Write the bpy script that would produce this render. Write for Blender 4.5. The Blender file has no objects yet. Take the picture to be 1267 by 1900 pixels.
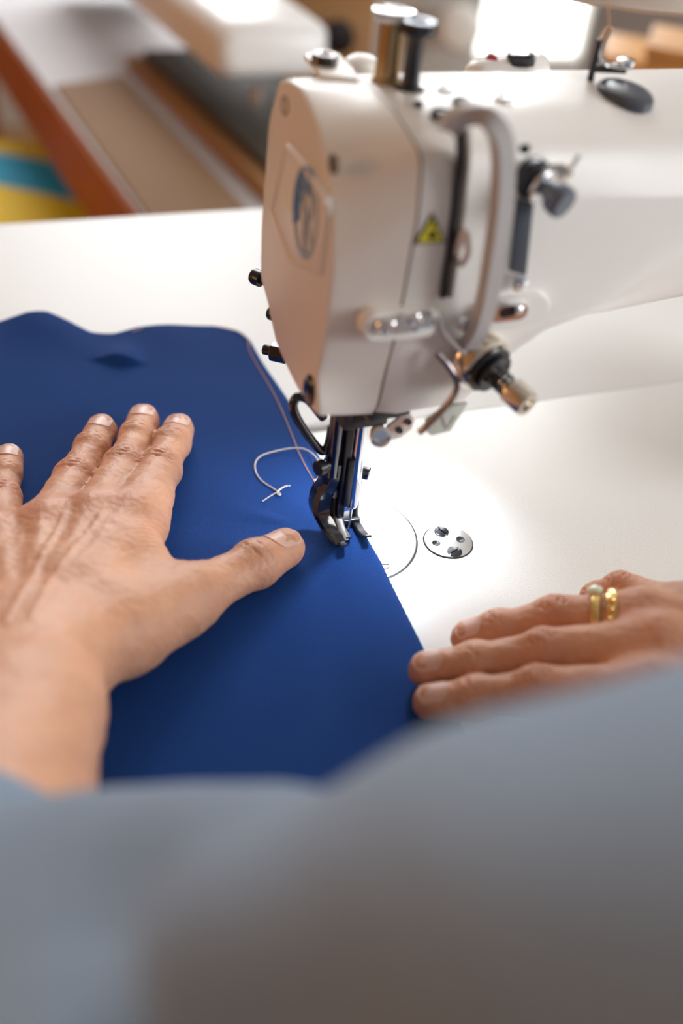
import bpy, bmesh, math, random
import numpy as np
from mathutils import Vector, Matrix
random.seed(7); rng = np.random.default_rng(7)
S = bpy.context.scene
COL = S.collection

# ------------------------------------------------------------------ camera
W, H, FPX = 1267, 1900, 1916.0
yaw, pitch, roll = [math.radians(a) for a in (25.7, 38.5, 7.05)]
FW = np.array([math.sin(yaw)*math.cos(pitch), math.cos(yaw)*math.cos(pitch), -math.sin(pitch)])
R0 = np.array([math.cos(yaw), -math.sin(yaw), 0.0]); U0 = np.cross(R0, FW)
RT = math.cos(roll)*R0 + math.sin(roll)*U0
UP = -math.sin(roll)*R0 + math.cos(roll)*U0
def ray(x, y):
    d = (x-W/2)*RT - (y-H/2)*UP + FPX*FW
    return d/np.linalg.norm(d)
CAM = -ray(645, 995)*0.45
def on(x, y, ax, c):
    d = ray(x, y); return CAM + d*((c-CAM[ax])/d[ax])
def at(x, y, dist): return CAM + ray(x, y)*dist
def Zp(x, y, z): return on(x, y, 2, z)

cd = bpy.data.cameras.new('camera'); cam = bpy.data.objects.new('camera', cd); COL.objects.link(cam)
M = Matrix.Identity(4)
for i in range(3):
    M[i][0], M[i][1], M[i][2], M[i][3] = RT[i], UP[i], -FW[i], CAM[i]
cam.matrix_world = M
cd.sensor_fit = 'VERTICAL'; cd.sensor_height = 36; cd.lens = 36*FPX/H
cd.clip_start = 0.005; cd.clip_end = 60
cd.dof.use_dof = True
cd.dof.focus_distance = float(np.dot(np.array([-.012, -.002, .006])-CAM, FW)); cd.dof.aperture_fstop = 3.5
S.camera = cam

# ------------------------------------------------------------------ world, lights, exposure
S.view_settings.view_transform = 'Standard'; S.view_settings.look = 'None'
S.view_settings.gamma = 1; S.view_settings.use_curve_mapping = False
S.view_settings.exposure = 0.32
wd = bpy.data.worlds.new('world'); S.world = wd; wd.use_nodes = True
wd.node_tree.nodes['Background'].inputs[0].default_value = (.75, .85, 1, 1)
wd.node_tree.nodes['Background'].inputs[1].default_value = 1.0
def area(name, loc, target, size, power, color, sy=None):
    l = bpy.data.lights.new(name, 'AREA'); l.energy = power; l.color = color; l.size = size
    if sy: l.shape = 'RECTANGLE'; l.size_y = sy
    o = bpy.data.objects.new(name, l); COL.objects.link(o); o.location = loc
    o.rotation_euler = (Vector(target)-Vector(loc)).to_track_quat('-Z', 'Y').to_euler()
    return o
area('window_daylight', (.75, 2.35, .95), (0, 0, .05), 1.7, 56, (.94, .97, 1), 1.4)
area('side_fill_light', (2.3, -1.35, .75), (0, 0, .08), 1.4, 58, (.96, .98, 1), 1.2)  # added fill for the machine front; this side wall has no window
area('overhead_fill_light', (.35, 1.5, 1.72), (-.05, .1, 0), .9, 5, (.97, .98, 1), .9)  # added overhead fill; the ceiling has no opening
area('warm_fill_light', (-1.75, .3, .35), (0, 0, .12), .4, 3.6, (1, .52, .22), .4)  # added orange fill that warms the head's end face; no lamp there

# ------------------------------------------------------------------ materials
def mat(name, col, rough=.5, metal=0, bump=None, spec=.5, sss=0, coat=0, trans=0, var=None, emit=None, alpha=1):
    m = bpy.data.materials.new(name); m.use_nodes = True
    nt = m.node_tree; b = nt.nodes['Principled BSDF']
    b.inputs['Base Color'].default_value = (*col, 1); b.inputs['Roughness'].default_value = rough
    b.inputs['Metallic'].default_value = metal; b.inputs['Specular IOR Level'].default_value = spec
    b.inputs['Coat Weight'].default_value = coat
    b.inputs['Transmission Weight'].default_value = trans
    b.inputs['Alpha'].default_value = alpha
    if sss:
        b.inputs['Subsurface Weight'].default_value = sss
        b.inputs['Subsurface Radius'].default_value = (1, .35, .18); b.inputs['Subsurface Scale'].default_value = .004
    if emit:
        b.inputs['Emission Color'].default_value = (*emit[0], 1); b.inputs['Emission Strength'].default_value = emit[1]
    tc = nt.nodes.new('ShaderNodeTexCoord')
    if bump:
        n = nt.nodes.new('ShaderNodeTexNoise'); n.inputs['Scale'].default_value = bump[0]; n.inputs['Detail'].default_value = 3
        nt.links.new(tc.outputs['Object'], n.inputs['Vector'])
        bp = nt.nodes.new('ShaderNodeBump'); bp.inputs['Strength'].default_value = bump[1]; bp.inputs['Distance'].default_value = bump[2]
        nt.links.new(n.outputs['Fac'], bp.inputs['Height']); nt.links.new(bp.outputs['Normal'], b.inputs['Normal'])
    if var:
        n = nt.nodes.new('ShaderNodeTexNoise'); n.inputs['Scale'].default_value = var[0]; n.inputs['Detail'].default_value = 4
        nt.links.new(tc.outputs['Object'], n.inputs['Vector'])
        mx = nt.nodes.new('ShaderNodeMix'); mx.data_type = 'RGBA'
        mx.inputs[6].default_value = (*col, 1); mx.inputs[7].default_value = (*var[1], 1)
        nt.links.new(n.outputs['Fac'], mx.inputs[0]); nt.links.new(mx.outputs[2], b.inputs['Base Color'])
    return m
paint = mat('cream_paint', (.84, .81, .77), .38, bump=(900, .12, .0004))
paint_smooth = mat('cream_cover', (.83, .79, .735), .35)
bedpaint = mat('bed_paint', (.80, .79, .755), .3, bump=(1100, .35, .0006))
laminate = mat('white_laminate', (.74, .73, .71), .42)
steel = mat('steel', (.78, .78, .79), .22, 1)
chrome = mat('chrome', (.82, .82, .84), .08, 1)
brushed = mat('brushed_steel', (.72, .72, .72), .38, 1, bump=(600, .1, .0002))
plate_steel = mat('plate_steel', (.86, .87, .88), .3, .85)
nickel = mat('nickel', (.70, .64, .55), .2, 1)
darkmetal = mat('dark_metal', (.045, .045, .05), .25, .7)
black = mat('black_plastic', (.012, .012, .014), .3)
blackgloss = mat('black_gloss', (.01, .01, .014), .15, coat=.5)
slatecap = mat('slate_plastic', (.07, .08, .10), .3)
bronze = mat('bronze', (.42, .28, .14), .3, .9)
goldm = mat('gold', (.95, .66, .26), .2, 1)
stone = mat('pale_stone', (.75, .8, .6), .1, coat=.6)
greypaint = mat('grey_paint', (.50, .48, .47), .35)
tanpl = mat('inset_cream', (.86, .84, .81), .35)
blueprint = mat('blue_print', (.02, .14, .42), .4)
paleblue = mat('pale_blue_print', (.33, .42, .55), .4)
yellow = mat('yellow_print', (.72, .66, .04), .4)
flagm = mat('frosted_plastic', (.72, .76, .68), .3, trans=.25)
wood = mat('orange_wood', (.36, .085, .008), .55, var=(9, (.50, .15, .02)), spec=.2)
tanwood = mat('tan_wood', (.33, .17, .07), .6, var=(5, (.42, .24, .11)), spec=.25)
greyw = mat('grey_machine', (.35, .34, .32), .35)
darkbed = mat('grey_bed', (.075, .07, .06), .6, spec=.15)
redm = mat('red_mark', (.35, .01, .02), .4)

# navy twill
def fabric_mat():
    m = mat('navy_twill', (.012, .055, .26), .8, spec=.12); nt = m.node_tree; b = nt.nodes['Principled BSDF']
    b.inputs['Sheen Weight'].default_value = .06; b.inputs['Sheen Tint'].default_value = (.3, .45, 1, 1); b.inputs['Sheen Roughness'].default_value = .4
    tc = [n for n in nt.nodes if n.type == 'TEX_COORD'][0]
    mp = nt.nodes.new('ShaderNodeMapping'); mp.inputs['Rotation'].default_value = (0, 0, .9)
    nt.links.new(tc.outputs['Object'], mp.inputs['Vector'])
    w = nt.nodes.new('ShaderNodeTexWave'); w.inputs['Scale'].default_value = 480; w.inputs['Distortion'].default_value = 1.2; w.inputs['Detail'].default_value = 2
    nt.links.new(mp.outputs[0], w.inputs['Vector'])
    n = nt.nodes.new('ShaderNodeTexNoise'); n.inputs['Scale'].default_value = 1600; n.inputs['Detail'].default_value = 2
    nt.links.new(tc.outputs['Object'], n.inputs['Vector'])
    ad = nt.nodes.new('ShaderNodeMath'); ad.operation = 'ADD'
    nt.links.new(w.outputs['Fac'], ad.inputs[0]); nt.links.new(n.outputs['Fac'], ad.inputs[1])
    bp = nt.nodes.new('ShaderNodeBump'); bp.inputs['Strength'].default_value = .55; bp.inputs['Distance'].default_value = .0003
    nt.links.new(ad.outputs[0], bp.inputs['Height']); nt.links.new(bp.outputs[0], b.inputs['Normal'])
    mx = nt.nodes.new('ShaderNodeMix'); mx.data_type = 'RGBA'
    mx.inputs[6].default_value = (.005, .031, .145, 1); mx.inputs[7].default_value = (.014, .068, .28, 1)
    hf = nt.nodes.new('ShaderNodeMath'); hf.operation = 'MULTIPLY_ADD'; hf.inputs[1].default_value = .62; hf.inputs[2].default_value = -.12
    nt.links.new(ad.outputs[0], hf.inputs[0]); nt.links.new(hf.outputs[0], mx.inputs[0]); nt.links.new(mx.outputs[2], b.inputs['Base Color'])
    return m
navy = fabric_mat()
def skin_mat():
    m = mat('skin', (.62, .36, .25), .47, spec=.35, sss=.12); nt = m.node_tree; b = nt.nodes['Principled BSDF']
    a = nt.nodes.new('ShaderNodeVertexColor'); a.layer_name = 'tint'
    tc = [n for n in nt.nodes if n.type == 'TEX_COORD'][0]
    n = nt.nodes.new('ShaderNodeTexNoise'); n.inputs['Scale'].default_value = 90; n.inputs['Detail'].default_value = 6; n.inputs['Roughness'].default_value = .65
    nt.links.new(tc.outputs['Object'], n.inputs['Vector'])
    rp = nt.nodes.new('ShaderNodeValToRGB'); rp.color_ramp.elements[0].position = .3; rp.color_ramp.elements[1].position = .7
    rp.color_ramp.elements[0].color = (.93, .86, .84, 1); rp.color_ramp.elements[1].color = (1.05, 1.05, 1.05, 1)
    nt.links.new(n.outputs['Fac'], rp.inputs[0])
    mu = nt.nodes.new('ShaderNodeMix'); mu.data_type = 'RGBA'; mu.blend_type = 'MULTIPLY'; mu.inputs[0].default_value = 1
    nt.links.new(a.outputs['Color'], mu.inputs[6]); nt.links.new(rp.outputs[0], mu.inputs[7])
    nt.links.new(mu.outputs[2], b.inputs['Base Color'])
    v = nt.nodes.new('ShaderNodeTexVoronoi'); v.inputs['Scale'].default_value = 850
    nt.links.new(tc.outputs['Object'], v.inputs['Vector'])
    n2 = nt.nodes.new('ShaderNodeTexNoise'); n2.inputs['Scale'].default_value = 260; n2.inputs['Detail'].default_value = 4
    nt.links.new(tc.outputs['Object'], n2.inputs['Vector'])
    ad = nt.nodes.new('ShaderNodeMath'); ad.operation = 'MULTIPLY_ADD'; ad.inputs[1].default_value = .5
    nt.links.new(v.outputs['Distance'], ad.inputs[0]); nt.links.new(n2.outputs['Fac'], ad.inputs[2])
    bp = nt.nodes.new('ShaderNodeBump'); bp.inputs['Strength'].default_value = .35; bp.inputs['Distance'].default_value = .0006
    nt.links.new(ad.outputs[0], bp.inputs['Height']); nt.links.new(bp.outputs[0], b.inputs['Normal'])
    return m
skin = skin_mat()
nailm = mat('nail', (.70, .43, .34), .40, coat=.05, sss=.05)
shirtm = mat('shirt_cloth', (.19, .25, .33), .85, bump=(700, .3, .0005), var=(14, (.27, .34, .43)))
threadm = mat('cream_thread', (.80, .72, .60), .7)
threado = mat('orange_thread', (.72, .42, .24), .7)

# ------------------------------------------------------------------ geometry helpers
class G:
    def __init__(s): s.v = []; s.f = []
    def add(s, v, f):
        o = len(s.v); s.v += [tuple(map(float, p)) for p in v]; s.f += [tuple(i+o for i in q) for q in f]; return s
    def loft(s, secs, caps=True):
        n = len(secs[0]); v = [p for q in secs for p in q]; f = []
        for k in range(len(secs)-1):
            for i in range(n):
                j = (i+1) % n
                f.append((k*n+i, k*n+j, (k+1)*n+j, (k+1)*n+i))
        if caps: f.append(tuple(range(n))[::-1]); f.append(tuple(range((len(secs)-1)*n, len(secs)*n)))
        return s.add(v, f)
    def box(s, lo, hi):
        (a, b, c), (d, e, g) = lo, hi
        return s.loft([[(a, b, c), (d, b, c), (d, e, c), (a, e, c)], [(a, b, g), (d, b, g), (d, e, g), (a, e, g)]])
    def tube(s, path, r, n=10, flat=1.0, upv=None):
        P = [np.array(p, float) for p in path]; R = r if hasattr(r, '__len__') else [r]*len(P); secs = []; u = None
        for i, p in enumerate(P):
            t = P[min(i+1, len(P)-1)]-P[max(i-1, 0)]; t = t/(np.linalg.norm(t)+1e-12)
            if u is None:
                u = np.cross(t, upv if upv is not None else ([0, 0, 1] if abs(t[2]) < .9 else [1, 0, 0]))
            u = u-t*np.dot(u, t); u /= np.linalg.norm(u); w = np.cross(t, u)
            secs.append([p+R[i]*(math.cos(a)*u+flat*math.sin(a)*w) for a in np.linspace(0, 2*math.pi, n, endpoint=False)])
        return s.loft(secs)
    def lathe(s, prof, o, d, n=28):
        """profile of (height along d, radius)"""
        o = np.array(o, float); d = np.array(d, float); d /= np.linalg.norm(d)
        a = np.cross(d, [0, 0, 1] if abs(d[2]) < .9 else [1, 0, 0]); a /= np.linalg.norm(a); b = np.cross(d, a)
        return s.loft([[o+d*h+max(r, 1e-5)*(math.cos(t)*a+math.sin(t)*b) for t in np.linspace(0, 2*math.pi, n, endpoint=False)] for h, r in prof])
    def prism(s, pts, off):
        off = np.array(off, float)
        return s.loft([[np.array(p, float) for p in pts], [np.array(p, float)+off for p in pts]])
    def build(s, name, m, parent=None, bevel=0, smooth=True, seg=2, angle=35):
        me = bpy.data.meshes.new(name); me.from_pydata(s.v, [], s.f)
        bm = bmesh.new(); bm.from_mesh(me)
        bmesh.ops.recalc_face_normals(bm, faces=bm.faces)
        if bevel:
            es = [e for e in bm.edges if len(e.link_faces) == 2 and e.calc_face_angle(0) > math.radians(angle)]
            bmesh.ops.bevel(bm, geom=es, offset=bevel, segments=seg, profile=.6, affect='EDGES', clamp_overlap=True)
        for fc in bm.faces: fc.smooth = smooth
        for e in bm.edges:
            if len(e.link_faces) == 2 and e.calc_face_angle(0) > math.radians(40): e.smooth = False
        bm.to_mesh(me); bm.free(); me.materials.append(m)
        o = bpy.data.objects.new(name, me); COL.objects.link(o)
        if parent: o.parent = parent
        return o
def thing(name, label, cat, group=None):
    o = bpy.data.objects.new(name, None); COL.objects.link(o); o.empty_display_size = .01
    return tag(o, label, cat, group)
def tag(o, label, cat, group=None):
    o['label'] = label; o['category'] = cat
    if group: o['group'] = group
    return o
def struct(o, label=None):
    o['kind'] = 'structure'
    if label: o['label'] = label
    return o
def spline(pts, n=12):
    P = [np.array(p, float) for p in pts]; P = [2*P[0]-P[1]]+P+[2*P[-1]-P[-2]]; out = []
    for i in range(1, len(P)-2):
        for t in np.linspace(0, 1, n, endpoint=False):
            a, b, c, d = P[i-1:i+3]
            out.append(.5*((2*b)+(c-a)*t+(2*a-5*b+4*c-d)*t*t+(3*b-a-3*c+d)*t**3))
    out.append(P[-2]); return out
def ring_pts(c, ax1, ax2, r1, r2, n):
    return [np.array(c)+r1*math.cos(t)*np.array(ax1)+r2*math.sin(t)*np.array(ax2) for t in np.linspace(0, 2*math.pi, n, endpoint=False)]

# ------------------------------------------------------------------ room
FLOOR, CEIL = -.72, 1.78
XL, XR, YB, YF = -1.9, 2.6, 2.6, -2.2
floorm = mat('floor_wood', (.16, .075, .03), .5, var=(3, (.24, .12, .05)))
wallm = mat('plaster', (.50, .48, .45), .8, bump=(60, .1, .002))
wallbrown = mat('brown_panelling', (.36, .15, .045), .6, var=(2, (.44, .2, .07)))
g = G().box((XL, YF, FLOOR-.05), (XR, YB, FLOOR)); struct(g.build('floor', floorm))
struct(G().box((XL, YF, CEIL), (XR, YB, CEIL+.05)).build('ceiling', wallm))
struct(G().box((XL-.06, YF, FLOOR), (XL, YB, CEIL)).build('wall_left', wallbrown))
struct(G().box((XR, YF, FLOOR), (XR+.06, YB, CEIL)).build('wall_right', wallm))
struct(G().box((XL, YF-.06, FLOOR), (XR, YF, CEIL)).build('wall_front', wallm))
# back wall with an opening for the tall window
WX0, WX1, WZ0, WZ1 = 1.30, 1.92, -.60, 1.45
wb = struct(bpy.data.objects.new('wall_back', None)); COL.objects.link(wb)
bw = G().box((XL, YB, FLOOR), (WX0, YB+.06, CEIL)); bw.box((WX1, YB, FLOOR), (XR, YB+.06, CEIL)); bw.box((WX0, YB, FLOOR), (WX1, YB+.06, WZ0)); bw.box((WX0, YB, WZ1), (WX1, YB+.06, CEIL))
bpy.data.objects.remove(wb); struct(bw.build('wall_back', wallm))
fr = G(); t = .05
fr.box((WX0, YB-.01, WZ0), (WX0+t, YB+.05, WZ1)); fr.box((WX1-t, YB-.01, WZ0), (WX1, YB+.05, WZ1))
fr.box((WX0+t, YB-.01, WZ0), (WX1-t, YB+.05, WZ0+t)); fr.box((WX0+t, YB-.01, WZ1-t), (WX1-t, YB+.05, WZ1))
win = struct(fr.build('window_1', mat('window_frame_white', (.8, .8, .78), .4)))
G().box((WX0+t, YB+.02, WZ0+t), (WX1-t, YB+.03, WZ1-t)).build('pane', mat('daylit_pane', (.9, .92, .88), .3, emit=((.97, 1, .93), 2.2)), win)

# ------------------------------------------------------------------ sewing table
TY = .3455                                  # far edge of the table
BX0, BX1, BY0, BY1 = -.16, .34, -.115, .079   # opening that takes the machine bed
table = thing('sewing_table', 'white laminate sewing table with the machine bed let into it', 'table')
tp = G(); gp = .0008; tz0, tz1 = -.028, -.0006
tp.box((-.45, -.30, tz0), (BX0-gp, TY, tz1)); tp.box((BX1+gp, -.30, tz0), (.75, TY, tz1))
tp.box((BX0-gp, -.30, tz0), (BX1+gp, BY0-gp, tz1)); tp.box((BX0-gp, BY1+gp, tz0), (BX1+gp, TY, tz1))
tp.build('table_top', laminate, table)
for x, y in ((-.42, -.27), (.70, -.27), (-.42, .31), (.70, .31)):
    G().tube([(x, y, FLOOR), (x, y, tz0)], .02, 14).build('leg', greyw, table)

# ------------------------------------------------------------------ sewing machine
sm = thing('sewing_machine', 'cream industrial sewing machine stitching the navy cloth', 'sewing machine')
bed = G().box((BX0, BY0, -.05), (BX1, BY1, 0.0)).build('bed', bedpaint, sm, bevel=.0012)

# throat plate and round inspection plate (inlaid discs, slightly proud)
def slot_screw(name, c, r, ang, m, parent, h=.0006):
    d = np.array([math.cos(ang), math.sin(ang), 0]); e = np.array([-d[1], d[0], 0]); w = r*.17; gs = G(); c = np.array(c, float)
    for sgn in (1, -1):
        a0 = math.asin(w/r); ts = np.linspace(a0, math.pi-a0, 12)
        pts = [c+r*(math.cos(t)*d+sgn*math.sin(t)*e) for t in ts]
        gs.loft([[p for p in pts], [p+np.array([0, 0, h*.8]) for p in pts], [c+(p-c)*.93+np.array([0, 0, h]) for p in pts]])
    gs.box(c+np.array([-r*.6, -r*.6, 0]), c+np.array([r*.6, r*.6, h*.3]))
    return gs.build(name, m, parent)
tpl = G().lathe([(-.001, .0300), (.0004, .0300), (.0007, .0297), (.0007, 0)], (0, 0, 0), (0, 0, 1), 96).build('throat_plate', plate_steel, sm)
G().lathe([(0, .0308), (.00012, .0308), (.00012, .0301), (0, .0301)], (0, 0, 0), (0, 0, 1), 96).build('plate_gap', darkmetal, tpl)
pc = Zp(711, 1049, .0007); slot_screw('screw', (pc[0], pc[1], .0005), .0027, -.35, mat('screw_steel', (.35, .35, .36), .35, 1), tpl, .0005)
fd = G()
for i in range(9): fd.box((-.004, -.010+.0024*i, .0006), (.004, -.0088+.0024*i, .00095))
fd.build('feed_dog', darkmetal, tpl)['kind'] = 'stuff'
rc = Zp(831.5, 1004.5, .0004)
rp = G().lathe([(-.001, .0106), (.0005, .0106), (.0007, .0103), (.0007, 0)], (rc[0], rc[1], 0), (0, 0, 1), 72).build('round_cover_plate', brushed, sm)
G().lathe([(0, .0112), (.00012, .0112), (.00012, .0107), (0, .0107)], (rc[0], rc[1], 0), (0, 0, 1), 72).build('plate_gap', darkmetal, rp)
for (x, y, a) in ((819, 986, 2.35+.15), (843.5, 1023.5, .95)):
    q = Zp(x, y, .0009); slot_screw('screw', (q[0], q[1], .0006), .0033, a-.6, darkmetal, rp)
for (x, y) in ((809, 1008), (854, 1001)):
    q = Zp(x, y, .0007)
    G().lathe([(0, .0019), (.00025, .0019), (.0003, .0015), (.00012, .0012), (.00012, 0)], (q[0], q[1], .0006), (0, 0, 1), 20).build('threaded_hole', darkmetal, rp)

# face cover (end of the head) : loft between rim profile A and seam profile B
PA = [(-9, 84.7), (16.7, 89.3), (30.5, 100.4), (39.7, 107.3), (42, 130), (39.4, 165), (35, 175), (30.7, 182.5), (22.9, 185.4), (10.1, 186.6), (-6.4, 180.8), (-20.5, 169), (-26, 159), (-29.3, 142.7), (-28.8, 119), (-26, 102), (-29.7, 87)]
PB = [(0, 83), (22, 85), (37, 92), (41, 105), (42.5, 130), (41, 165), (38, 177), (32, 184), (22, 186.8), (8, 187), (-12, 186.3), (-33, 180.5), (-36.3, 171), (-37.4, 160), (-35, 124), (-31, 103), (-26, 82)]
def yz(P, x): return [np.array([x, a/1000, b/1000]) for a, b in P]
def cl(P, n=5):
    """round a closed loop a little between its corners"""
    P = np.array(P, float); out = []
    N = len(P)
    for i in range(N):
        a, b, c, d = P[i-1], P[i], P[(i+1) % N], P[(i+2) % N]
        for t in np.linspace(0, 1, n, endpoint=False):
            out.append(.5*((2*b)+(c-a)*t+(2*a-5*b+4*c-d)*t*t+(3*b-a-3*c+d)*t**3)*.6+.4*(b*(1-t)+c*t))
    return np.array(out)
A_, B_ = cl(PA), cl(PB)
cen = np.array([6, 135.0])
def mixp(t, inset=0):
    q = A_*(1-t)+B_*t
    if inset: q = q+(cen-q)/np.linalg.norm(cen-q, axis=1)[:, None]*inset
    return q
XS = -.0095
secs = [yz(mixp(0, 1.3), -.0325), yz(mixp(0, .7), -.0323), yz(mixp(0, .25), -.0318), yz(mixp(.02, .03), -.0309)]
for t in (.15, .35, .6, .85, 1): secs.append(yz(mixp(t), -.0309+(XS+.0309)*t))
cov = G().loft(secs).build('face_cover', paint_smooth, sm)
Bq_ = B_+(cen-B_)/np.linalg.norm(cen-B_, axis=1)[:, None]*.9
G().loft([yz(Bq_, -.0100), yz(Bq_, -.0080)]).build('cover_gasket', mat('gasket', (.20, .13, .08), .6), sm)
# details of the end face
fx = -.0325
def face(x, y, d=0): return on(x, y, 0, fx-d)
lp = [face(*p) for p in ((537, 275), (575, 318), (612, 378), (597, 500), (545, 482), (511, 390))]
g = G(); c0 = sum(lp)/len(lp)
g.loft([[p+np.array([.001, 0, 0]) for p in lp], [p+np.array([-.0006, 0, 0]) for p in lp], [c0+(p-c0)*.93+np.array([-.0013, 0, 0]) for p in lp]])
plate = g.build('name_plate', tanpl, cov)
rim = G()
for i in range(6):
    a, b = [c0+(q-c0)*1.03+np.array([-.0004, 0, 0]) for q in (lp[i], lp[(i+1) % 6])]
    rim.tube([a, b], .0013 if i != 1 else .0019, 8)
rim.build('plate_rim', paint_smooth, cov)
ec = face(567, 397, .0014); yv = np.array([0, 1, 0]); zv = np.array([0, 0, 1])
def ringfan(c, r0, r1, a0, a1, n=40, m=1.35, th=.0003):
    ts = np.linspace(a0, a1, n); g = G()
    I = [c+r0*(math.cos(t)*yv+m*math.sin(t)*zv) for t in ts]; O = [c+r1*(math.cos(t)*yv+m*math.sin(t)*zv) for t in ts]
    v = I+O+[p+np.array([-th, 0, 0]) for p in I+O]; f = []
    for i in range(n-1):
        f += [(i, i+1, n+i+1, n+i), (2*n+i, 3*n+i, 3*n+i+1, 2*n+i+1), (n+i, n+i+1, 3*n+i+1, 3*n+i), (i, 2*n+i, 2*n+i+1, i+1)]
    return g.add(v, f)
er = .0112
emb = ringfan(ec, er*.86, er, 0, 2*math.pi, 64).build('emblem_ring', paleblue, plate)
ringfan(ec, er*.52, er*1.02, math.radians(-30), math.radians(115), 40, th=.0004).build('emblem_crescent', blueprint, plate)
st = G()
for (a, b) in (((.62, .5), (-.75, -.55)), ((.1, -.1), (-.3, -.95)), ((.45, .75), (-.1, .45))):
    st.tube([ec+er*(a[0]*yv+1.35*a[1]*zv), ec+er*(.5*(a[0]+b[0])*yv+(1.35*.5*(a[1]+b[1])+.12)*zv), ec+er*(b[0]*yv+1.35*b[1]*zv)], [.0004, .0012, .0004], 6)
st.build('emblem_stroke', paleblue, plate)
ringfan(ec, er*.25, er*.42, 0, 2*math.pi, 40).build('emblem_loop', paleblue, plate).location = (0, -.0015, .004)
hole = mat('screw_recess', (.16, .11, .07), .5)
for (x, y) in ((529, 196), (618, 304)):
    q = face(x, y); G().lathe([(-.001, .0028), (.0003, .0031), (.0004, .0027), (-.0004, .0024), (-.0004, 0)], q, (-1, 0, 0), 24).build('cover_screw', hole, cov)
q = face(576, 724); g = G(); g.lathe([(-.002, .0045), (.0008, .0045), (.0016, .0036), (.0018, 0)], q, (-1, 0, 0), 28)
g.v = [(x, y, q[2]+(z-q[2])*1.35) for x, y, z in g.v]; g.build('rubber_plug', blackgloss, cov)

# head casting and arm
def sect(x, zb, zc, yfb, fy=-36.5, top=187.0, rnd=0.0, yb=0):
    """x mm; zb bottom height, zc where the front starts to lean back, yfb front bottom y"""
    P = np.array(PB, float).copy()
    P[0] = (2, zb); P[1] = (22, zb+1); P[2] = (37, zb+7); P[3] = (41, zb+20); P[4] = (42.5, max(130, zb+25))
    P[14] = (fy+2, zc); P[15] = (fy*.45+yfb*.55, zb+(zc-zb)*.45); P[16] = (yfb, zb-.5)
    P[13] = (fy, max(160, zc+8)); P[12] = (fy+.6, 170+rnd*-1)
    P[11] = (fy+3.5+rnd*1.0, 180.5-rnd*.3)
    P[10] = (-14+rnd, 186.3-rnd*.25)
    return yz(cl(P), x/1000)
B0 = B_+(cen-B_)/np.linalg.norm(cen-B_, axis=1)[:, None]*.5
arm = [yz(B0+(cen-B0)*.03, -.0083), yz(B0+(cen-B0)*.004, -.0081), yz(B0, -.0078),
       sect(0, 82, 122, -27), sect(22, 83, 122, -27), sect(27, 85, 122, -28), sect(33, 93, 122, -29, rnd=1), sect(42, 104, 124, -30, rnd=2), sect(52, 113, 126, -31, rnd=3),
       sect(68, 118, 125, -31, rnd=4), sect(80, 115.5, 130, -27, rnd=5), sect(100, 111, 141, -18, rnd=5), sect(130, 107, 156, -8, rnd=5), sect(165, 106, 160, -6, rnd=5), sect(240, 105, 160, -6, rnd=5)]
casing = G().loft(arm).build('head_casing', paint, sm)
pil = G(); prs = []
for z, x0 in ((0, .235), (.03, .238), (.07, .236), (.105, .222), (.125, .215), (.16, .215), (.185, .22), (.19, .225)):
    ins = .004 if z > .187 else 0
    prs.append([(x0+ins, -.034+ins, z), (x0+ins+.006, -.040+ins, z), (.330-ins, -.040+ins, z), (.336-ins, -.034+ins, z), (.336-ins, .046-ins, z), (.33-ins, .052-ins, z), (x0+.006, .052-ins, z), (x0+ins, .046-ins, z)])
pil.loft(prs).build('pillar', paint, sm, bevel=.002)
G().lathe([(0, .02), (.006, .045), (.010, .052), (.022, .052), (.026, .047), (.027, .02), (.03, 0)], (.337, .005, .145), (1, 0, 0), 40).build('handwheel', black, sm)

# ---- front of the head
YFR = -.0368
def fr_(x, y, d=0): return on(x, y, 1, YFR-d)
# take-up slot: black curved strip
sl = spline([fr_(852, 238, .0002), fr_(853, 290, .0003), fr_(848, 350, .0003), fr_(838, 440, .0003), (fr_(828, 510, .0001)), fr_(821, 552, -.0001)], 6)
G().tube(sl, [.0014]*(len(sl)-4)+[.0013, .0012, .0011, .001], 8, flat=1).build('take_up_slot', black, sm)
sl2 = [p+np.array([.0026, .0004, 0]) for p in sl]
G().tube(sl2, .0013, 8).build('slot_liner', mat('slot_liner_metal', (.36, .30, .25), .4, .4), sm)  # tan-brown strip running beside the black one
# take-up guard: flat band that arches out and runs down to the tension unit
gp_ = spline([fr_(826, 236, .001), fr_(862, 214, .004), fr_(898, 214, .008), fr_(926, 246, .010), fr_(934, 300, .010), fr_(930, 380, .010), fr_(918, 470, .010), fr_(902, 560, .008), fr_(886, 612, .005), fr_(868, 642, .001)], 8)
gb = G(); secs = []
for i, p in enumerate(gp_):
    t_ = gp_[min(i+1, len(gp_)-1)]-gp_[max(i-1, 0)]; t_ /= np.linalg.norm(t_)
    n_ = np.cross(t_, [0, 1, 0]); n_ /= np.linalg.norm(n_); wy = np.array([0, 1, 0])
    secs.append([p+n_*a+wy*b for a, b in ((-.0026, -.0028), (.0026, -.0028), (.0031, -.0022), (.0031, .0022), (.0026, .0028), (-.0026, .0028), (-.0031, .0022), (-.0031, -.0022))])
gb.loft(secs).build('take_up_guard', greypaint, sm)
tl = G().tube(spline([fr_(846, 470, .0005), fr_(862, 430, .004), fr_(868, 468, .004), fr_(856, 492, .001)], 6), .0012, 8).build('take_up_lever', paint_smooth, sm)  # chrome lever coloured cream to stand in for its white highlight
# little top bracket of the guard
G().prism([on(*p, 2, .1875) for p in ((812, 240), (842, 224), (868, 212), (864, 226), (836, 246))], (0, 0, .0014)).build('guard_bracket', greypaint, sm, bevel=.0004)
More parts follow.
